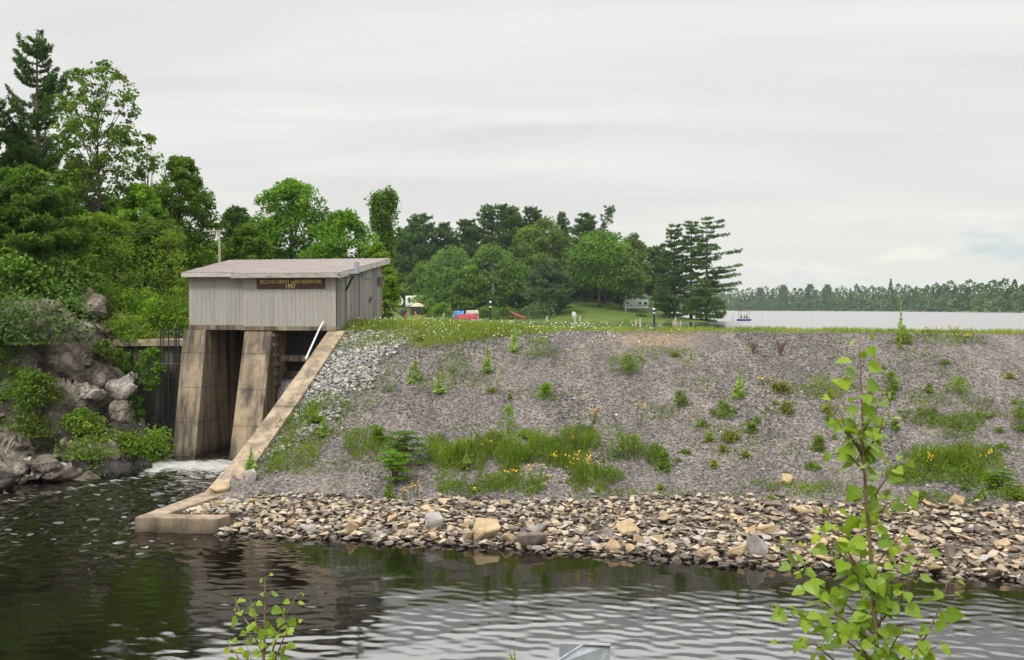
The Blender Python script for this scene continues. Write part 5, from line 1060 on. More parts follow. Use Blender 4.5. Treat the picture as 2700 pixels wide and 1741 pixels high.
for i, (px, py, wp, hp, mt, lb) in enumerate(BU):
    g = G(px, py); s = g.y / FOC
    if mt == 'reddish':
        mb = MB(); rr = random.Random(i)
        for k in range(34): a = rr.uniform(0, 6.28); q = rr.uniform(.1, .5) * wp * s; mb.tube([(0, 0, 0), (math.cos(a) * q * .5, math.sin(a) * q * .5, hp * s * .6), (math.cos(a) * q, math.sin(a) * q, hp * s * rr.uniform(.7, 1.1))], [.008, .008, .012], 3)
        o = mb.build('dry_tuft', M['reddish_stem'], None, g); tag(o, lb, 'plant'); continue
    plant_tree('bush', bushlet(230 + i, wp / 2 * s, hp * s, mt, .075), g, lb, 'bush', tname='stem', cname='foliage')
# sumac clumps with feather shaped leaves
def sumac(seed, r_, h, n=26, mat='yellowgreen'):
    rs = np.random.RandomState(seed); mb = MB(); P_, D_, S_ = [], [], []
    for i in range(n):
        a = rs.rand() * 6.28; rd = r_ * (.15 + .6 * rs.rand()); z = h * (.08 + .9 * rs.rand() ** .8); rd *= 1.25 - .5 * z / h; b0 = np.array([math.cos(a) * rd, math.sin(a) * rd, z]); mb.tube([(0, 0, 0), (b0[0] * .5, b0[1] * .5, z * .6), tuple(b0)], [.02, .014, .006], 4, cap=False)
        for j in range(7):
            a2 = rs.rand() * 6.28; ln = .38 * min(1, h * 1.2) * (.7 + .5 * rs.rand()); d = np.array([math.cos(a2), math.sin(a2), .35])
            sd_ = np.array([-d[1], d[0], 0])
            for q in np.linspace(.2, 1, 8):
                pt = b0 + d * ln * q + np.array([0, 0, -.3 * ln * q * q])
                for s in (-1, 1): P_.append(pt + sd_ * s * .045 * (1.2 - q * .6)); D_.append(sd_ * s + d * .5); S_.append(.11 * (1.25 - q * .6))
    V, F = cards(np.array(P_), np.array(S_), 1.2, None, rs, .3, np.array(D_)); return mb.mesh('stem', M['twig']), mesh_np('leaves', V, F, M[mat], np.clip(rs.rand(len(F)) * .8, 0, 1))
for i, (px, py, wp, hp, lb, n, mt) in enumerate([(1041, 1278, 92, 96, 'front sumac with feather shaped leaves left of the long weed band', 22, 'yellowgreen'), (1062, 1235, 135, 96, 'taller sumac standing just behind the front one', 30, 'birch'), (2635, 1290, 60, 60, 'bright sumac shoot in the weeds at the right', 10, 'yellowgreen'), (835, 1120, 50, 40, 'sumac shoots in the weeds near the cobbles', 8, 'yellowgreen'), (1000, 1160, 60, 36, 'small sumac between the cobbles and the taller pair', 9, 'yellowgreen')]):
    g = G(px, py); s = g.y / FOC; plant_tree('sumac', sumac(260 + i, wp / 2 * s, hp * s, n, mt), g, lb, 'bush', tname='stem', cname='leaves')
# flowering plants
def flower(seed, r_, h, fmat='yellow', nst=10, spread=1.0):
    rs = np.random.RandomState(seed); mb = MB(); hd = []
    lp = []
    for i in range(nst):
        a = rs.rand() * 6.28; q = r_ * rs.rand() ** .5; z = h * (.72 + .3 * rs.rand()); mb.tube([(q * .3 * math.cos(a), q * .3 * math.sin(a), 0), (q * math.cos(a), q * math.sin(a), z)], [.006, .004], 3)
        for j in range(12): f = rs.rand(); lp.append([q * (.3 + .7 * f) * math.cos(a), q * (.3 + .7 * f) * math.sin(a), f * z * .9])
        for j in range(7): hd.append([q * math.cos(a) + rs.randn() * .035, q * math.sin(a) + rs.randn() * .035, z + rs.randn() * .03])
    V, F = cards(np.array(lp), .09, .5, None, rs, .3); V2, F2 = cards(np.array(hd), .045, .9, None, rs, .9)
    return mb, mesh_np('leaves', V, F, M['weed'], rs.rand(len(F))), mesh_np('blossom', V2, F2, M[fmat])
for i, (px, py, wp, hp, lb, fm_) in enumerate([(1538, 1276, 100, 80, 'largest clump of yellow flowers in the long weed band', 'yellow'), (1360, 1285, 60, 46, 'yellow flowers at the lower edge of the weed band', 'yellow'), (1412, 1278, 50, 54, 'yellow flowers between the largest clump and the flat stone', 'yellow'), (1064, 1322, 24, 36, 'thin yellow flowers on the gravel above the stones', 'yellow'), (1097, 1310, 24, 36, 'paler yellow flowers right of the thin ones', 'yellow'),
        (1687, 1128, 40, 64, 'orange yellow goldenrod high on the gravel', 'orange'), (1560, 1115, 46, 42, 'pale goldenrod left of the orange yellow one', 'orange'), (1512, 1180, 26, 28, 'small yellow flower above the weed band', 'yellow'), (1358, 862, 26, 32, 'orange day lilies on the crest before the woods', 'orange'), (2440, 1245, 40, 50, 'yellow flowers in the right weed patch', 'yellow'), (2600, 1230, 30, 40, 'few yellow flowers in the weeds at the right', 'yellow'),
        (2530, 890, 70, 34, 'broad clump of yellow flowers on the crest before the lake', 'yellow'), (2460, 888, 50, 28, 'yellow flowers on the crest right of the tallest mullein', 'yellow'), (2420, 893, 30, 24, 'small yellow flowers beside the tallest mullein', 'yellow'), (2535, 905, 50, 24, 'lower yellow flowers hanging below the crest line', 'yellow'), (2018, 1015, 50, 20, 'sparse pale yellow flowers on the gravel near the low bushes', 'yellow'), (1285, 1200, 40, 40, 'few yellow flowers beside the mullein in the weed band', 'yellow'), (1470, 1230, 30, 36, 'small yellow flowers mid way along the weed band', 'yellow'), (1252, 1305, 14, 16, 'single low yellow flower near the stones', 'yellow'),
        (240, 1190, 90, 22, 'tiny yellow flowers above the dark shore rock', 'yellow')]):
    g = G(px, py, 24 if px > 500 else 30); s = g.y / FOC; mb, lv, bl_ = flower(300 + i, wp / 2 * s, hp * s, fm_, max(4, int(wp / 7)))
    e = tag(empty('flowering_plant', g), lb, 'flower'); mb.build('stem', M['weed'], e); link('leaves', lv, e); link('blossom', bl_, e)
# dry stalks against the lake
for i, (px, py, hp, lb) in enumerate([(1932, 866, 42, 'branching dry stalks on the crest left of the pedal boat'), (2010, 866, 46, 'dry stalk on the crest right of the pedal boat'), (2142, 866, 44, 'single dry stalk against the bright lake'), (2252, 866, 30, 'forked dry stalk left of the tallest mullein')]):
    g = G(px, py); s = g.y / FOC; mb = MB(); rr = random.Random(i)
    for k in range(3 if i else 6):
        dx = rr.uniform(-.3, .3) * (1 if i == 0 else .25); mb.tube([(0, 0, 0), (dx * .5, 0, hp * s * .5), (dx, 0, hp * s * rr.uniform(.8, 1))], [.008, .007, .004], 4)
        for j in range(4): f = rr.uniform(.4, .95); mb.tube([(dx * f, 0, hp * s * f), (dx * f + rr.uniform(-.12, .12), 0, hp * s * f + .1)], [.004, .006], 3)
    tag(mb.build('dry_stalk', M['reddish_stem'], None, g), lb, 'plant')
# low tufts, one kind of thing many times over
protos = [bushlet(400 + i, .17, .13 + .05 * i, ['weed', 'olive', 'maple', 'olive'][i], .06, 8, 34) for i in range(4)]
rr = random.Random(77); cnt = 0
while cnt < 62:
    px = rr.uniform(980, 2690); py = rr.uniform(900, 1330)
    dens = (.25 + .75 * (px > 1780)) * (.3 + .7 * (py > 960)); 
    if rr.random() > dens or (1100 < px < 1700 and 1150 < py < 1310): continue
    g = G(px, py); s = rr.uniform(.5, 1.5); e = plant_tree('low_plant', protos[cnt % 4], g, 'low green tuft growing by itself on the gravel face', 'plant', 'low plants on the gravel face', rr.uniform(0, 6), (s, s, s * rr.uniform(.7, 1.3)), 'stem', 'foliage'); cnt += 1

# ------------------------------------------------------------------ stones
def hullmesh(name, seed, n, box, mat, sub=0, nz=0.0, flat=False, smooth=False, boxy=.5, nfreq=1.3, facet=0.0):
    rr = random.Random(seed); bm = bmesh.new()
    for i in range(n):
        v = Vector((rr.gauss(0, 1), rr.gauss(0, 1), rr.gauss(0, 1))).normalized()
        m_ = max(abs(v.x), abs(v.y), abs(v.z)); v = v.lerp(v / m_ * .85, boxy) * rr.uniform(.82, 1)
        bm.verts.new((v.x * box[0] / 2, v.y * box[1] / 2, v.z * box[2] / 2))
    r_ = bmesh.ops.convex_hull(bm, input=bm.verts); bmesh.ops.delete(bm, geom=[g for g in r_['geom_interior'] if isinstance(g, bmesh.types.BMVert)], context='VERTS')
    bmesh.ops.dissolve_limit(bm, angle_limit=R(14), verts=bm.verts, edges=bm.edges)
    if sub:
        bmesh.ops.bevel(bm, geom=bm.edges[:], offset=min(box) * .05, segments=1, affect='EDGES')
        bmesh.ops.triangulate(bm, faces=bm.faces)
        for s in range(sub): 
            bmesh.ops.subdivide_edges(bm, edges=[e for e in bm.edges if e.calc_length() > min(box) * .12], cuts=1, use_grid_fill=True); bmesh.ops.triangulate(bm, faces=bm.faces)
        bm.normal_update(); off = Vector((seed * 3.1, seed * 1.7, 0))
        for v in bm.verts:
            p = v.co * nfreq + off; d = mnoise.fractal(p, 1.0, 2.0, 5) * nz - abs(mnoise.noise(p * 1.1)) * nz * .7
            cell = mnoise.cell(p * .9 + Vector((mnoise.noise(p * 1.5),) * 3) * .6) * facet
            v.co += v.normal * (d + cell)
    me = bpy.data.meshes.new(name); bm.to_mesh(me); bm.free(); me.materials.append(mat)
    return me
# small stones merged in thousands: prototypes as triangle soups placed with numpy
def stone_protos(k, n, flat, seed):
    out = []
    for i in range(k):
        me = hullmesh('tmp', seed + i, n, (1, .8, flat), M['rubble'], boxy=.6); me.calc_loop_triangles()
        V = np.array([v.co[:] for v in me.vertices]); F = np.array([t.vertices[:] for t in me.loop_triangles]); out.append((V, F)); bpy.data.meshes.remove(me)
    return out
def stones(name, P0, size, mat, protos, rs, tilt=.5, rnd=None, squash=None):
    n = len(P0); Vs, Fs, Rn = [], [], []; off = 0; which = rs.randint(0, len(protos), n)
    size = np.broadcast_to(size, (n,)); rnd = rs.rand(n) if rnd is None else rnd
    for k, (V, F) in enumerate(protos):
        ix = np.where(which == k)[0]; m_ = len(ix)
        if not m_: continue
        a = rs.rand(m_) * 6.283; tx = rs.randn(m_) * tilt; ty = rs.randn(m_) * tilt * .8 + .0
        ca, sa = np.cos(a), np.sin(a); ct, st_ = np.cos(tx), np.sin(tx); cu, su = np.cos(ty), np.sin(ty)
        Rz = np.zeros((m_, 3, 3)); Rz[:, 0, 0] = ca; Rz[:, 0, 1] = -sa; Rz[:, 1, 0] = sa; Rz[:, 1, 1] = ca; Rz[:, 2, 2] = 1
        Rx = np.zeros((m_, 3, 3)); Rx[:, 0, 0] = 1; Rx[:, 1, 1] = ct; Rx[:, 1, 2] = -st_; Rx[:, 2, 1] = st_; Rx[:, 2, 2] = ct
        Ry = np.zeros((m_, 3, 3)); Ry[:, 1, 1] = 1; Ry[:, 0, 0] = cu; Ry[:, 0, 2] = su; Ry[:, 2, 0] = -su; Ry[:, 2, 2] = cu
        Mx = Rx @ Ry @ Rz; W = np.einsum('nij,vj->nvi', Mx, V) * size[ix][:, None, None] + P0[ix][:, None, :]
        Vs.append(W.reshape(-1, 3)); Fs.append((F[None] + (np.arange(m_) * len(V))[:, None, None]).reshape(-1, 3) + off); off += m_ * len(V); Rn.append(np.repeat(rnd[ix], len(F)))
    return mesh_np(name, np.concatenate(Vs), np.concatenate(Fs), mat, np.concatenate(Rn))
rs = np.random.RandomState(51)
pr = stone_protos(8, 10, .55, 500)
n = 64000; x = rs.uniform(-8.6, 19, n); f = rs.rand(n) ** 1.15; y = toeY(x) - .3 + f * (crestY(x) - toeY(x) + .2); k = (x > wallX(y) + .5) & (np.abs(x / y) < .56) & (rs.rand(n) < .35 + 1.3 * vnoise(x * .8 + 11, y * .35)); x, y = x[k], y[k]
sz = .035 + .075 * rs.rand(len(x)) ** 3; sz *= .9 + 1.1 * (vnoise(x * .5, y * .35) - .4); p = onland(x, y); p[:, 2] += sz * .12
tone = np.clip(.42 + .5 * (rs.rand(len(x)) - .5) + .4 * (vnoise(x * 1.1 + 3, y * .22) - .5) + .35 * (vnoise(x * .3 + 3, y * .5) - .5) + .5 * (rs.rand(len(x)) < .03), 0, 1)
tag(link('gravel', stones('gravel', p, sz, M['gravel_stone'], pr, rs, .5, tone)), 'purplish grey crushed gravel covering the dam face', 'gravel', None, 'stuff')
# pale cobbles beside the wing wall
n = 16000; x = rs.uniform(-8.6, -1.5, n); y = rs.uniform(31, 43.3, n); bx = pl(y, [33.5, 35, 37, 39, 41, 42.5, 43.3], [-9.2, -6.4, -5.6, -5.0, -4.1, -3.3, -3.6])
k = (x > wallX(y) + .42) & (x < bx + fbm(x * 1.5, y * 1.5) * 1.8) & (y > 33.4) & (y < crestY(x) - .6 + .5 * fbm(x, y)); x, y = x[k], y[k]
sz = .13 + .15 * rs.rand(len(x)) ** 1.6; p = onland(x, y); p[:, 2] += sz * (.05 + .3 * rs.rand(len(x)))
tag(link('cobbles', stones('cobbles', p, sz, M['cobble'], pr, rs, .5)), 'pale grey cobbles heaped beside the sloping concrete wall', 'cobbles', None, 'stuff')
# rubble along the water
pr2 = stone_protos(6, 11, .25, 520) + stone_protos(4, 10, .45, 530)
n = 21000; x = rs.uniform(-9.6, 17, n); f = rs.rand(n); y = watY(x) - 1.1 + f * (toeY(x) - watY(x) + 1.0 + .5 * vnoise(x, x * 0)); k = (x > pl(y, [27, 28.9, 31, 33], [-8.0, -9.9, -9.3, -8.8]) + .15) & (np.abs(x / y) < .56); x, y, f = x[k], y[k], f[k]
sz = .05 + .36 * rs.rand(len(x)) ** 3.4 * (1.15 - .35 * f); p = onland(x, y); p[:, 2] = np.maximum(p[:, 2], -.35) + sz * (.1 + .35 * rs.rand(len(x)))
inl = (x < -8.0) & (y > 28.8) & (y < 32); p[inl, 2] = .40 + .1 * rs.rand(inl.sum())
tone = np.where(f < .12, rs.rand(len(x)) * .5, rs.rand(len(x)))
tag(link('rubble', stones('rubble', p, sz, M['rubble'], pr2, rs, .24, tone)), 'broken tan and grey rubble packed between the larger stones', 'rubble', None, 'stuff')
# the larger stones, one by one
PR = [hullmesh('stone_shape', 540 + i, 10 + i % 5, (1, .75, (.28, .45, .6, .34, .22)[i % 5]), M['riprap'], boxy=.6) for i in range(14)]
for me in PR:
    bm = bmesh.new(); bm.from_mesh(me); bmesh.ops.bevel(bm, geom=bm.edges[:], offset=.018, segments=1, affect='EDGES'); bm.to_mesh(me); bm.free()
M['tanrock'] = rockmat('tan_stone', [(0.3, (0.33, 0.24, 0.14)), (0.5, (0.47, 0.35, 0.21)), (0.7, (0.56, 0.44, 0.29))], 3.5, wet=True, objvar=False)
M['greyrock'] = rockmat('grey_stone', [(0.3, (0.22, 0.21, 0.20)), (0.5, (0.34, 0.32, 0.30)), (0.7, (0.44, 0.42, 0.39))], 3.5, wet=True, objvar=False)
M['brownrock'] = rockmat('brown_stone', [(0.3, (0.11, 0.085, 0.075)), (0.5, (0.19, 0.15, 0.13)), (0.7, (0.27, 0.21, 0.18))], 3.5, wet=True, objvar=False)
def stone(px, py, wpx, hpx, mat, seed, label=None, group=None, name='stone', dz=.0, rz=None):
    """px,py = middle of the stone in the photo"""
    rr = random.Random(seed); g = G(px, py + hpx * .3, 20); s = g.y / FOC; w_ = wpx * s; h_ = hpx * s
    me = hullmesh('stone', seed, 9 + seed % 4, (w_ * 1.22, w_ * .95, h_ * 1.6), M[mat], sub=1, nz=w_ * .012, boxy=.8, nfreq=1.8 / w_, facet=w_ * .012)
    o = link(name, me, None, g + Vector((0, -w_ * .05, h_ * .36 + dz))); o.rotation_euler = (R(rr.uniform(-6, 10)), R(rr.uniform(-9, 9)), R(rr.uniform(-25, 25)) if rz is None else rz)
    tag(o, label, 'stone', group); return o
BS = [(1141, 1386, 78, 50, 'greyrock', 'big pale grey flat topped block at the waterline'), (1281, 1403, 78, 62, 'tanrock', 'big tan block with a pointed top at the waterline'), (1400, 1428, 84, 46, 'brownrock', 'dark brown tilted slab half in the water'), (1345, 1424, 56, 34, 'tanrock', 'tan block left of the dark brown slab'),
      (1654, 1396, 76, 42, 'tanrock', 'bright orange tan block high on the stone bank'), (1597, 1416, 46, 32, 'brownrock', 'reddish brown block beside the bright orange tan one'), (1420, 1393, 74, 28, 'greyrock', 'light grey slab lying above the dark brown one'), (1616, 1444, 58, 36, 'tanrock', 'rounded tan block standing in the water'),
      (1694, 1424, 46, 26, 'tanrock', 'tan slab below the bright orange tan block'), (1735, 1424, 34, 28, 'tanrock', 'small tan slab next to the other below the orange block'), (1555, 1434, 40, 32, 'greyrock', 'pale wedge shaped stone before the reddish brown block'), (1873, 1434, 70, 22, 'brownrock', 'long dark slab above the tan waterline slab'),
      (1872, 1458, 64, 26, 'tanrock', 'flat tan slab at the waterline under the long dark one'), (1944, 1455, 58, 42, 'tanrock', 'square tan block at the waterline left of the sapling'), (1994, 1448, 62, 62, 'greyrock', 'tall greyish slab leaning at the waterline beside the square tan block'), (2022, 1402, 56, 34, 'tanrock', 'tan block behind the leaning greyish slab'),
      (812, 1404, 52, 34, 'greyrock', 'white grey block at the waterline'), (925, 1397, 50, 44, 'tanrock', 'tan block with sloping top at the waterline'), (577, 1405, 58, 26, 'tanrock', 'tan stone touching the end of the concrete footing'), (1000, 1416, 58, 22, 'greyrock', 'long pale slab at the waterline'), (1050, 1414, 40, 28, 'tanrock', 'small square tan block at the waterline'),
      (2112, 1342, 84, 24, 'tanrock', 'flat tan slab at the top of the stone bank'), (2045, 1333, 60, 22, 'brownrock', 'flat brown slab left of the flat tan one'), (2646, 1440, 46, 30, 'tanrock', 'lone tan block on the stone bank at the right'), (2500, 1468, 40, 48, 'brownrock', 'upright brown stone right of the sapling'), (2585, 1400, 40, 30, 'brownrock', 'pinkish brown stone above the lone tan block'),
      (2073, 1268, 42, 28, 'tanrock', 'rounded orange stone lying alone on the gravel'), (2056, 1307, 28, 14, 'brownrock', 'small dark stone below the rounded orange one'), (1437, 1278, 34, 16, 'greyrock', 'flat pale stone in the lower edge of the weed band'), (1557, 1297, 32, 16, 'greyrock', 'flat pale stone on the gravel below the yellow flowers'), (1446, 1258, 22, 14, 'tanrock', 'small tan stone above the flat pale one in the weeds'),
      (667, 1257, 48, 36, 'greyrock', 'smooth grey boulder at the foot of the sloping wall'), (520, 1352, 50, 28, 'tanrock', 'pale tan stone resting in the corner of the footing'), (585, 1338, 52, 22, 'tanrock', 'flat cream stone above the corner of the footing'), (1125, 1340, 60, 14, 'tanrock', 'thin tan slab at the top left of the stone bank')]
for i, (px, py, wp, hp, mt, lb) in enumerate(BS): stone(px, py, wp, hp, mt, 600 + i, lb, dz=.05 if px < 620 and py < 1360 else 0)
rr = random.Random(88); placed = [(b[0], b[1], b[2]) for b in BS]; cnt = tries = 0
while cnt < 262 and tries < 9000:
    tries += 1
    px = rr.uniform(560, 2700); wl = float(CY - 0 + 0); g0 = None
    f = rr.random() ** 1.7; x_ = None
    Yw = float(watY(U(px, 26))); 
    x0 = U(px, Yw); Yw = float(watY(x0)); Yt = float(toeY(x0)); Y_ = Yw - .12 + f * (Yt - Yw - .2); x0 = U(px, Y_)
    s = (.27 + .5 * rr.random() ** 2.0) * (1.15 - .4 * f); wpx = s * FOC / Y_; z_ = max(float(H(x0, Y_)), -.1); py = CY - 0 ; py = 814 + (CAMZ - z_) / Y_ * FOC
    if x0 < -8.1 and Y_ > 28: continue
    if any(abs(px - a) < (wpx + c_) * .33 and abs(py - b_) < (wpx + c_) * .2 for a, b_, c_ in placed): continue
    placed.append((px, py, wpx)); me = PR[cnt % 14]
    o = link('stone', me, None, (x0, Y_, z_ + s * .26)); k_ = s * rr.uniform(.85, 1.2); o.scale = (k_, k_ * rr.uniform(.7, 1.1), k_ * rr.uniform(.75, 1.3)); o.rotation_euler = (R(rr.gauss(0, 13)), R(rr.gauss(0, 13)), rr.uniform(0, 6.28))
    tag(o, 'angular broken stone in the bank along the waterline', 'stone', 'stones of the bank along the waterline'); cnt += 1

# ------------------------------------------------------------------ the crag on the left bank
def vor_disp(S, T_, cs, ct, amp, tilt, seed):
    tab = np.random.RandomState(seed).rand(256, 256, 5); gi = np.floor(S / cs).astype(int); gj = np.floor(T_ / ct).astype(int); best = np.full(S.shape, 1e9); out = np.zeros_like(S)
    for a in (-1, 0, 1):
        for b_ in (-1, 0, 1):
            i, j = gi + a, gj + b_; q = tab[i % 256, j % 256]; cx_ = (i + .1 + .8 * q[..., 0]) * cs; cy_ = (j + .1 + .8 * q[..., 1]) * ct
            dx, dy = (S - cx_), (T_ - cy_); dd = np.abs(dx / cs) ** 1.6 + np.abs(dy / ct) ** 1.6; mk_ = dd < best; best = np.where(mk_, dd, best)
            out = np.where(mk_, (q[..., 2] - .5) * 2 * amp + (q[..., 3] - .5) * 2 * tilt * dx + (q[..., 4] - .35) * 2 * tilt * dy, out)
    return out
cb = np.array([(-28, 39.8, 6.4, 2.4), (-23, 40.0, 6.2, 2.4), (-20.4, 40.4, 6.3, 2.4), (-18.9, 40.9, 6.4, 2.4), (-17.8, 41.4, 5.2, 1.8), (-17.1, 42.0, 3.9, 1.2), (-16.8, 43.0, 3.3, 1.0), (-17.0, 44.2, 3.4, .8), (-18.0, 45.6, 4.8, .6)])
al = np.concatenate([[0], np.cumsum(np.hypot(np.diff(cb[:, 0]), np.diff(cb[:, 1])))]); ss = np.arange(0, al[-1], .055); hh_ = np.linspace(0, 1.0, 150)
SS, HH = np.meshgrid(ss, hh_); bx_ = np.interp(SS, al, cb[:, 0]); by_ = np.interp(SS, al, cb[:, 1]); tz_ = np.interp(SS, al, cb[:, 2]) + .5 * fbm(SS * .6, SS * 0 + 2); rc = np.interp(SS, al, cb[:, 3])
tx_, ty_ = np.gradient(bx_, axis=1), np.gradient(by_, axis=1); ln_ = np.hypot(tx_, ty_); nxx, nyy = ty_ / ln_, -tx_ / ln_
zz_ = -.6 + (tz_ + .6) * np.sin(np.clip(HH * 1.12, 0, 1) * np.pi / 2) ** 1.0; zz_ = np.where(HH > .82, zz_ + (HH - .82) * .5, zz_)
wp_s, wp_z = SS + .5 * fbm(SS * .9, zz_ * .9), zz_ + .4 * fbm(SS * .8 + 9, zz_ * .8) + .25 * SS
dsp = vor_disp(wp_s, wp_z, 1.7, 1.3, .42, .35, 4) + vor_disp(wp_s + 5, wp_z, .8, .55, .12, .28, 5) + vor_disp(wp_s, wp_z + 3, .34, .22, .02, .16, 6) + .08 * fbm(SS * 3, zz_ * 3)
bk = rc * np.clip(HH, 0, 1) ** 1.25 - dsp * (.35 + .65 * np.clip(zz_ + .3, 0, 1)); Vc = np.stack([bx_ - nxx * bk, by_ - nyy * bk, zz_], -1)
idc = np.arange(SS.size).reshape(SS.shape); Fc = np.stack([idc[:-1, :-1], idc[:-1, 1:], idc[1:, 1:], idc[1:, :-1]], -1).reshape(-1, 4)
cl_ = link('rock_cliff', mesh_np('rock_cliff', Vc.reshape(-1, 3), Fc, M['crag'])); tag(cl_, 'steep fractured grey rock cliff face rising behind the shore boulders on the left bank', 'cliff'); sld = cl_.modifiers.new('depth', 'SOLIDIFY'); sld.thickness = .8; sld.offset = 0
CR = [(190, 1040, 42.0, 170, 190, 'the cliff middle'), (235, 930, 43.6, 130, 170, ''), (60, 860, 44.5, 240, 130, ''), (170, 840, 45, 190, 120, ''), (225, 880, 44.5, 120, 120, ''), (120, 1250, 36.8, 230, 70, ''), (10, 1240, 36, 160, 110, ''), (240, 1200, 38.6, 200, 90, ''), (20, 780, 46, 220, 110, ''), (110, 770, 46.5, 150, 100, ''), (40, 1200, 37.6, 150, 110, ''), (200, 1260, 37.3, 120, 50, ''), (60, 1280, 35.6, 150, 50, '')]
for i, (px, py, Yv, wp, hp, _) in enumerate(CR):
    s = Yv / FOC; me = hullmesh('rock_ledge', 700 + i, 16, (wp * s * 1.1, 2.6, hp * s * 1.1), M['crag'], sub=4, nz=.07, boxy=.72, nfreq=1.1, facet=.20)
    o = link('rock_ledge', me, None, P(px, py, Yv + .9)); o.rotation_euler = (R(-12 + 5 * (i % 5)), R(-14 + 7 * (i % 4)), R(-25 + 13 * (i % 5)))
    tag(o, 'broken grey rock ledge among the boulders of the left bank', 'rock', 'broken ledges of the left bank')
for i, (px, py, Yv, wp, hp, dp, mt, rot, lb) in enumerate([(232, 802, 45.3, 130, 88, 2.0, 'crag', (0, R(22), R(10)), 'large boulder jutting out to the right over the top of the crag'), (165, 745, 46.5, 60, 50, 1.4, 'palerock', (0, 0, .3), 'pale lichen covered boulder at the very top of the crag'), (200, 775, 46, 80, 36, 1.6, 'palerock', (0, R(10), 0), 'flat pale boulder above the jutting one'),
        (155, 832, 44.2, 70, 50, 1.5, 'palerock', (0, R(18), .2), 'pale rounded boulder in the middle of the crag top'), (205, 870, 43.6, 90, 60, 1.4, 'palerock', (0, R(28), .2), 'pale sloping boulder on the crag shoulder'), (268, 925, 43.0, 80, 90, 1.4, 'crag', (0, R(20), .4), 'cracked grey boulder on the right shoulder of the crag'), (322, 1015, 42.0, 84, 90, 1.5, 'palerock', (0, R(24), .3), 'large pale pinkish boulder on the right side of the crag'),
        (235, 1035, 41.0, 96, 46, 1.3, 'palerock', (0, R(8), .3), 'purplish grey boulder left of the pale pinkish one'), (325, 1085, 41.0, 60, 70, 1.2, 'crag', (0, 0, 0), 'blocky grey boulder under the pale pinkish one'), (300, 1232, 38.2, 150, 82, 1.9, 'darkrock', (0, R(-4), .1), 'big black wet boulder at the edge of the rapids'), (215, 1240, 38, 80, 50, 1.4, 'darkrock', (0, 0, .4), 'dark boulder left of the big black wet one'),
        (112, 1236, 36.4, 110, 62, 1.5, 'crag', (0, 0, .2), 'rounded grey boulder at the water with a pale top'), (50, 1232, 36.5, 70, 56, 1.2, 'crag', (0, R(-10), 0), 'rounded grey boulder beside the pale topped one'), (372, 1226, 40.0, 70, 40, 1.2, 'darkrock', (0, R(10), .2), 'low dark rock under the bright overhanging shrub'), (12, 1275, 35, 70, 60, 1.1, 'darkrock', (0, 0, 0), 'dark rock at the left frame edge by the water'), (17, 1306, 34.4, 26, 20, .4, 'tanrock', (0, 0, 0), 'small tan stone at the left frame edge by the water')]):
    s = Yv / FOC; o = link('boulder', hullmesh('boulder', 760 + i, 15, (wp * s * 1.05, dp, hp * s * 1.1), M[mt], sub=4, nz=.06 if wp > 40 else .02, boxy=.62, nfreq=1.4, facet=.12 if wp > 40 else .01), None, P(px, py, Yv)); o.rotation_euler = rot; tag(o, lb, 'boulder')
# dead branch
mb = MB(); mb.tube([P(8, 1222, 37.6), P(16, 1190, 37.7), P(36, 1150, 37.9)], [.04, .035, .015], 5); tag(mb.build('dead_branch', M['polewood']), 'thin bare grey branch standing at the left water edge', 'branch')

# ------------------------------------------------------------------ saplings at the photographer's feet
def heart(V0, d, nrm, ln, seed):
    rr = random.Random(seed); d = d.normalized(); nrm = (nrm - d * nrm.dot(d)).normalized(); b_ = d.cross(nrm)
    outl = [(0, 0), (-.06, .2), (.08, .40), (.30, .43), (.55, .30), (.8, .13), (1.0, 0)]
    fold = rr.uniform(-.05, .4); curl = rr.uniform(-.15, .75)
    mid = [V0 + d * (u * ln) - nrm * (curl * u * u * ln * .5) for u in (0, .15, .32, .55, .8, 1.0)]
    vs = []; q = lambda u, v, s: V0 + d * (u * ln) + b_ * (s * v * ln) + nrm * (v * fold * ln - curl * u * u * ln * .5 + .02 * ln * math.sin(9 * u + seed))
    for (u, v) in outl: vs.append(q(u, v, 1))
    for (u, v) in outl[1:-1]: vs.append(q(u, v, -1))
    m2 = V0 + d * (.35 * ln) - nrm * (curl * .12 * ln * .5); vs.append(m2); m3 = V0 + d * (.68 * ln) - nrm * (curl * .46 * ln * .5); vs.append(m3)
    c, e = 12, 13
    if rr.random() < .3: vs[4 + rr.randint(0, 1)] = tuple(Vector(vs[4]).lerp(Vector(vs[12]), .35))
    fs = [(0, c, 2, 1), (c, 3, 2), (c, e, 4, 3), (e, 5, 4), (e, 6, 5), (0, 7, 8, c), (c, 8, 9), (c, 9, 10, e), (e, 10, 11), (e, 11, 6)]
    return vs, fs
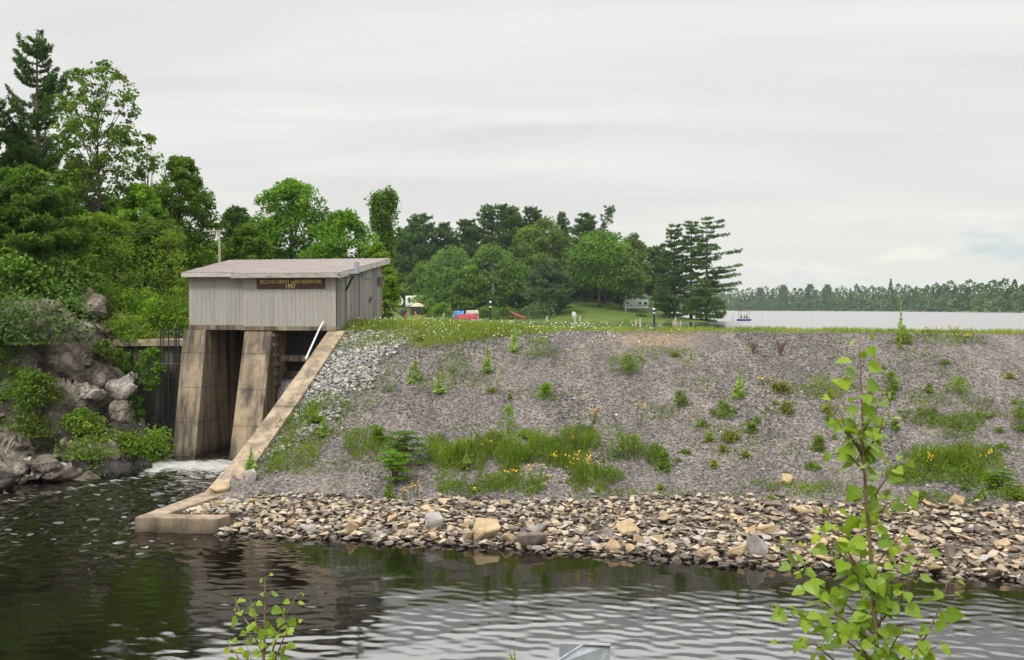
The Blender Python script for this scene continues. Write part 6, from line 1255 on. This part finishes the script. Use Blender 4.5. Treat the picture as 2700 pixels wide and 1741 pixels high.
def sapling(name, Yv, stem, branches, leaf, label, seed, gap, basez):
    rr = random.Random(seed); b0 = P(stem[-1][0], stem[-1][1], Yv); base = Vector((b0.x, b0.y, basez)); e = tag(empty(name, base), label, 'sapling')
    mb = MB(); st = [P(a, b_, Yv) - base for a, b_ in stem] + [Vector((0, 0, -.05))]; n = len(st); mb.tube(st, [.0012 + .0075 * i / (n - 1) for i in range(n)], 6); mb.build('stem', M['twig'], e, smooth=True)
    lf = MB(); k = 0
    def along(pts, r0, start=0.0, dens=1.0, branch=True):
        nonlocal k
        tot = sum((pts[i + 1] - pts[i]).length for i in range(len(pts) - 1)); s = start
        while s < tot:
            q = s
            for i in range(len(pts) - 1):
                l_ = (pts[i + 1] - pts[i]).length
                if q <= l_: break
                q -= l_
            p = pts[i].lerp(pts[i + 1], min(1, q / l_)); ax = (pts[i + 1] - pts[i]).normalized()
            a = k * 2.4 + rr.uniform(-.5, .5); side = Vector((math.cos(a), math.sin(a) * .8, rr.uniform(-.1, .5))); pet = side * leaf * rr.uniform(.35, .7)
            d = (side * .8 + Vector((0, 0, rr.uniform(-1.1, .1)))).normalized(); nrm = Vector((rr.uniform(-.5, .5), rr.uniform(-1.1, .2), rr.uniform(.3, 1)))
            sz = leaf * rr.uniform(.6, 1.15) * min(1, .45 + s / (.12 + leaf))
            lf.tube([p, p + pet], .0007, 3, cap=False); vs, fs = heart(p + pet, d, nrm, sz, k); lf.add(vs, fs, rr.random() * .8 + (.2 if s < .05 else 0)); k += 1
            s += gap * rr.uniform(.6, 1.3) / dens
    along(st[:-1], 0, 0)
    for bi, b_ in enumerate(branches):
        dy = rr.uniform(-.16, .16); pts = [P(a, c_, Yv + dy * (1 - i / (len(b_) - 1))) - base for i, (a, c_) in enumerate(b_)]
        pts[-1] = P(b_[-1][0], b_[-1][1], Yv) - base
        m2 = MB(); m2.tube(pts, [.001 + .003 * i / (len(pts) - 1) for i in range(len(pts))], 5); m2.build('twig', M['twig'], e, smooth=True); along(pts, 0)
    lf.build('foliage', M['sapling'], e)
    return e
nbz = lambda Yv: 4.7 - max(0, Yv - 3.6) * .62
sapling('sapling', 3.0, [(2267, 885), (2268, 960), (2271, 1024), (2274, 1100), (2275, 1168), (2279, 1240), (2283, 1313), (2291, 1400), (2297, 1475), (2304, 1600), (2312, 1706), (2318, 1900), (2320, 2050)],
    [[(2199, 1020), (2205, 1060), (2230, 1130), (2274, 1190)], [(2185, 1075), (2215, 1120), (2276, 1200)], [(2330, 1030), (2310, 1080), (2275, 1140)], [(2190, 1200), (2230, 1190), (2276, 1240)], [(2330, 1090), (2320, 1140), (2279, 1200)], [(2378, 1205), (2345, 1250), (2290, 1330)], [(2395, 1300), (2340, 1330), (2291, 1380)],
     [(2181, 1313), (2190, 1350), (2215, 1420), (2250, 1480), (2300, 1540)], [(2160, 1400), (2200, 1440), (2250, 1500), (2302, 1570)], [(2385, 1400), (2350, 1440), (2300, 1500)], [(2453, 1435), (2420, 1500), (2390, 1560), (2312, 1650)], [(2400, 1480), (2360, 1540), (2310, 1610)],
     [(2071, 1420), (2090, 1470), (2140, 1560), (2210, 1620), (2310, 1700)], [(2050, 1600), (2110, 1620), (2200, 1660), (2312, 1760)], [(2120, 1500), (2170, 1560), (2240, 1600), (2310, 1680)], [(2500, 1530), (2480, 1600), (2440, 1680), (2316, 1800)], [(2080, 1700), (2150, 1700), (2316, 1840)], [(2480, 1700), (2420, 1730), (2316, 1850)],
     [(2330, 1560), (2325, 1620), (2312, 1700)], [(2390, 1640), (2360, 1690), (2316, 1790)], [(2250, 1680), (2280, 1720), (2316, 1800)]],
    0.053, 'tall leafy sapling with bright heart shaped leaves standing in front of the whole scene', 7, .0195, nbz(3.0))
sapling('sapling', 3.4, [(699, 1522), (699, 1580), (699, 1641), (697, 1700), (695, 1741), (694, 1900), (694, 2050)],
    [[(620, 1575), (631, 1614), (655, 1645), (692, 1720)], [(660, 1580), (673, 1633), (690, 1690)], [(783, 1568), (755, 1620), (730, 1680), (696, 1790)], [(765, 1650), (745, 1690), (696, 1820)], [(598, 1692), (625, 1730), (690, 1850)], [(740, 1720), (696, 1850)], [(650, 1700), (694, 1840)]],
    0.046, 'small young sapling with pale leaves at the bottom left over the dark water', 8, .022, nbz(3.4))
sapling('weed_shoot', 3.3, [(1357, 1712), (1357, 1741), (1356, 1800), (1356, 2000)], [[(1345, 1722), (1357, 1760)]], .012, 'tiny yellow green shoot tip at the bottom edge left of the guardrail', 9, .012, nbz(3.3))
# low growth on the near bank
rs = np.random.RandomState(61); n = 9000; x = rs.uniform(-6, 6, n); y = rs.uniform(1.0, 11, n); p = onland(x, y); V, F = blades(p, .09, .004, rs, .4); tag(link('bank_grass', mesh_np('bank_grass', V, F, M['grassy'], rs.rand(n))), 'short grass on the near bank', 'grass', None, 'stuff')
# ------------------------------------------------------------------ air
hz = bpy.data.meshes.new('haze'); hb = MB(); hb.box((0, 1100, 18.5), (4300, 3000, 44)); hz.from_pydata(hb.v, [], hb.f)
m = bpy.data.materials.new('haze_air'); m.use_nodes = True; t = m.node_tree; t.nodes.clear(); o_ = t.nodes.new('ShaderNodeOutputMaterial'); v_ = t.nodes.new('ShaderNodeVolumePrincipled')
v_.inputs['Density'].default_value = 0.00011; v_.inputs['Color'].default_value = (0.80, 0.90, 1.0, 1); t.links.new(v_.outputs[0], o_.inputs['Volume']); hz.materials.append(m)
tag(link('haze', hz), kind='stuff')
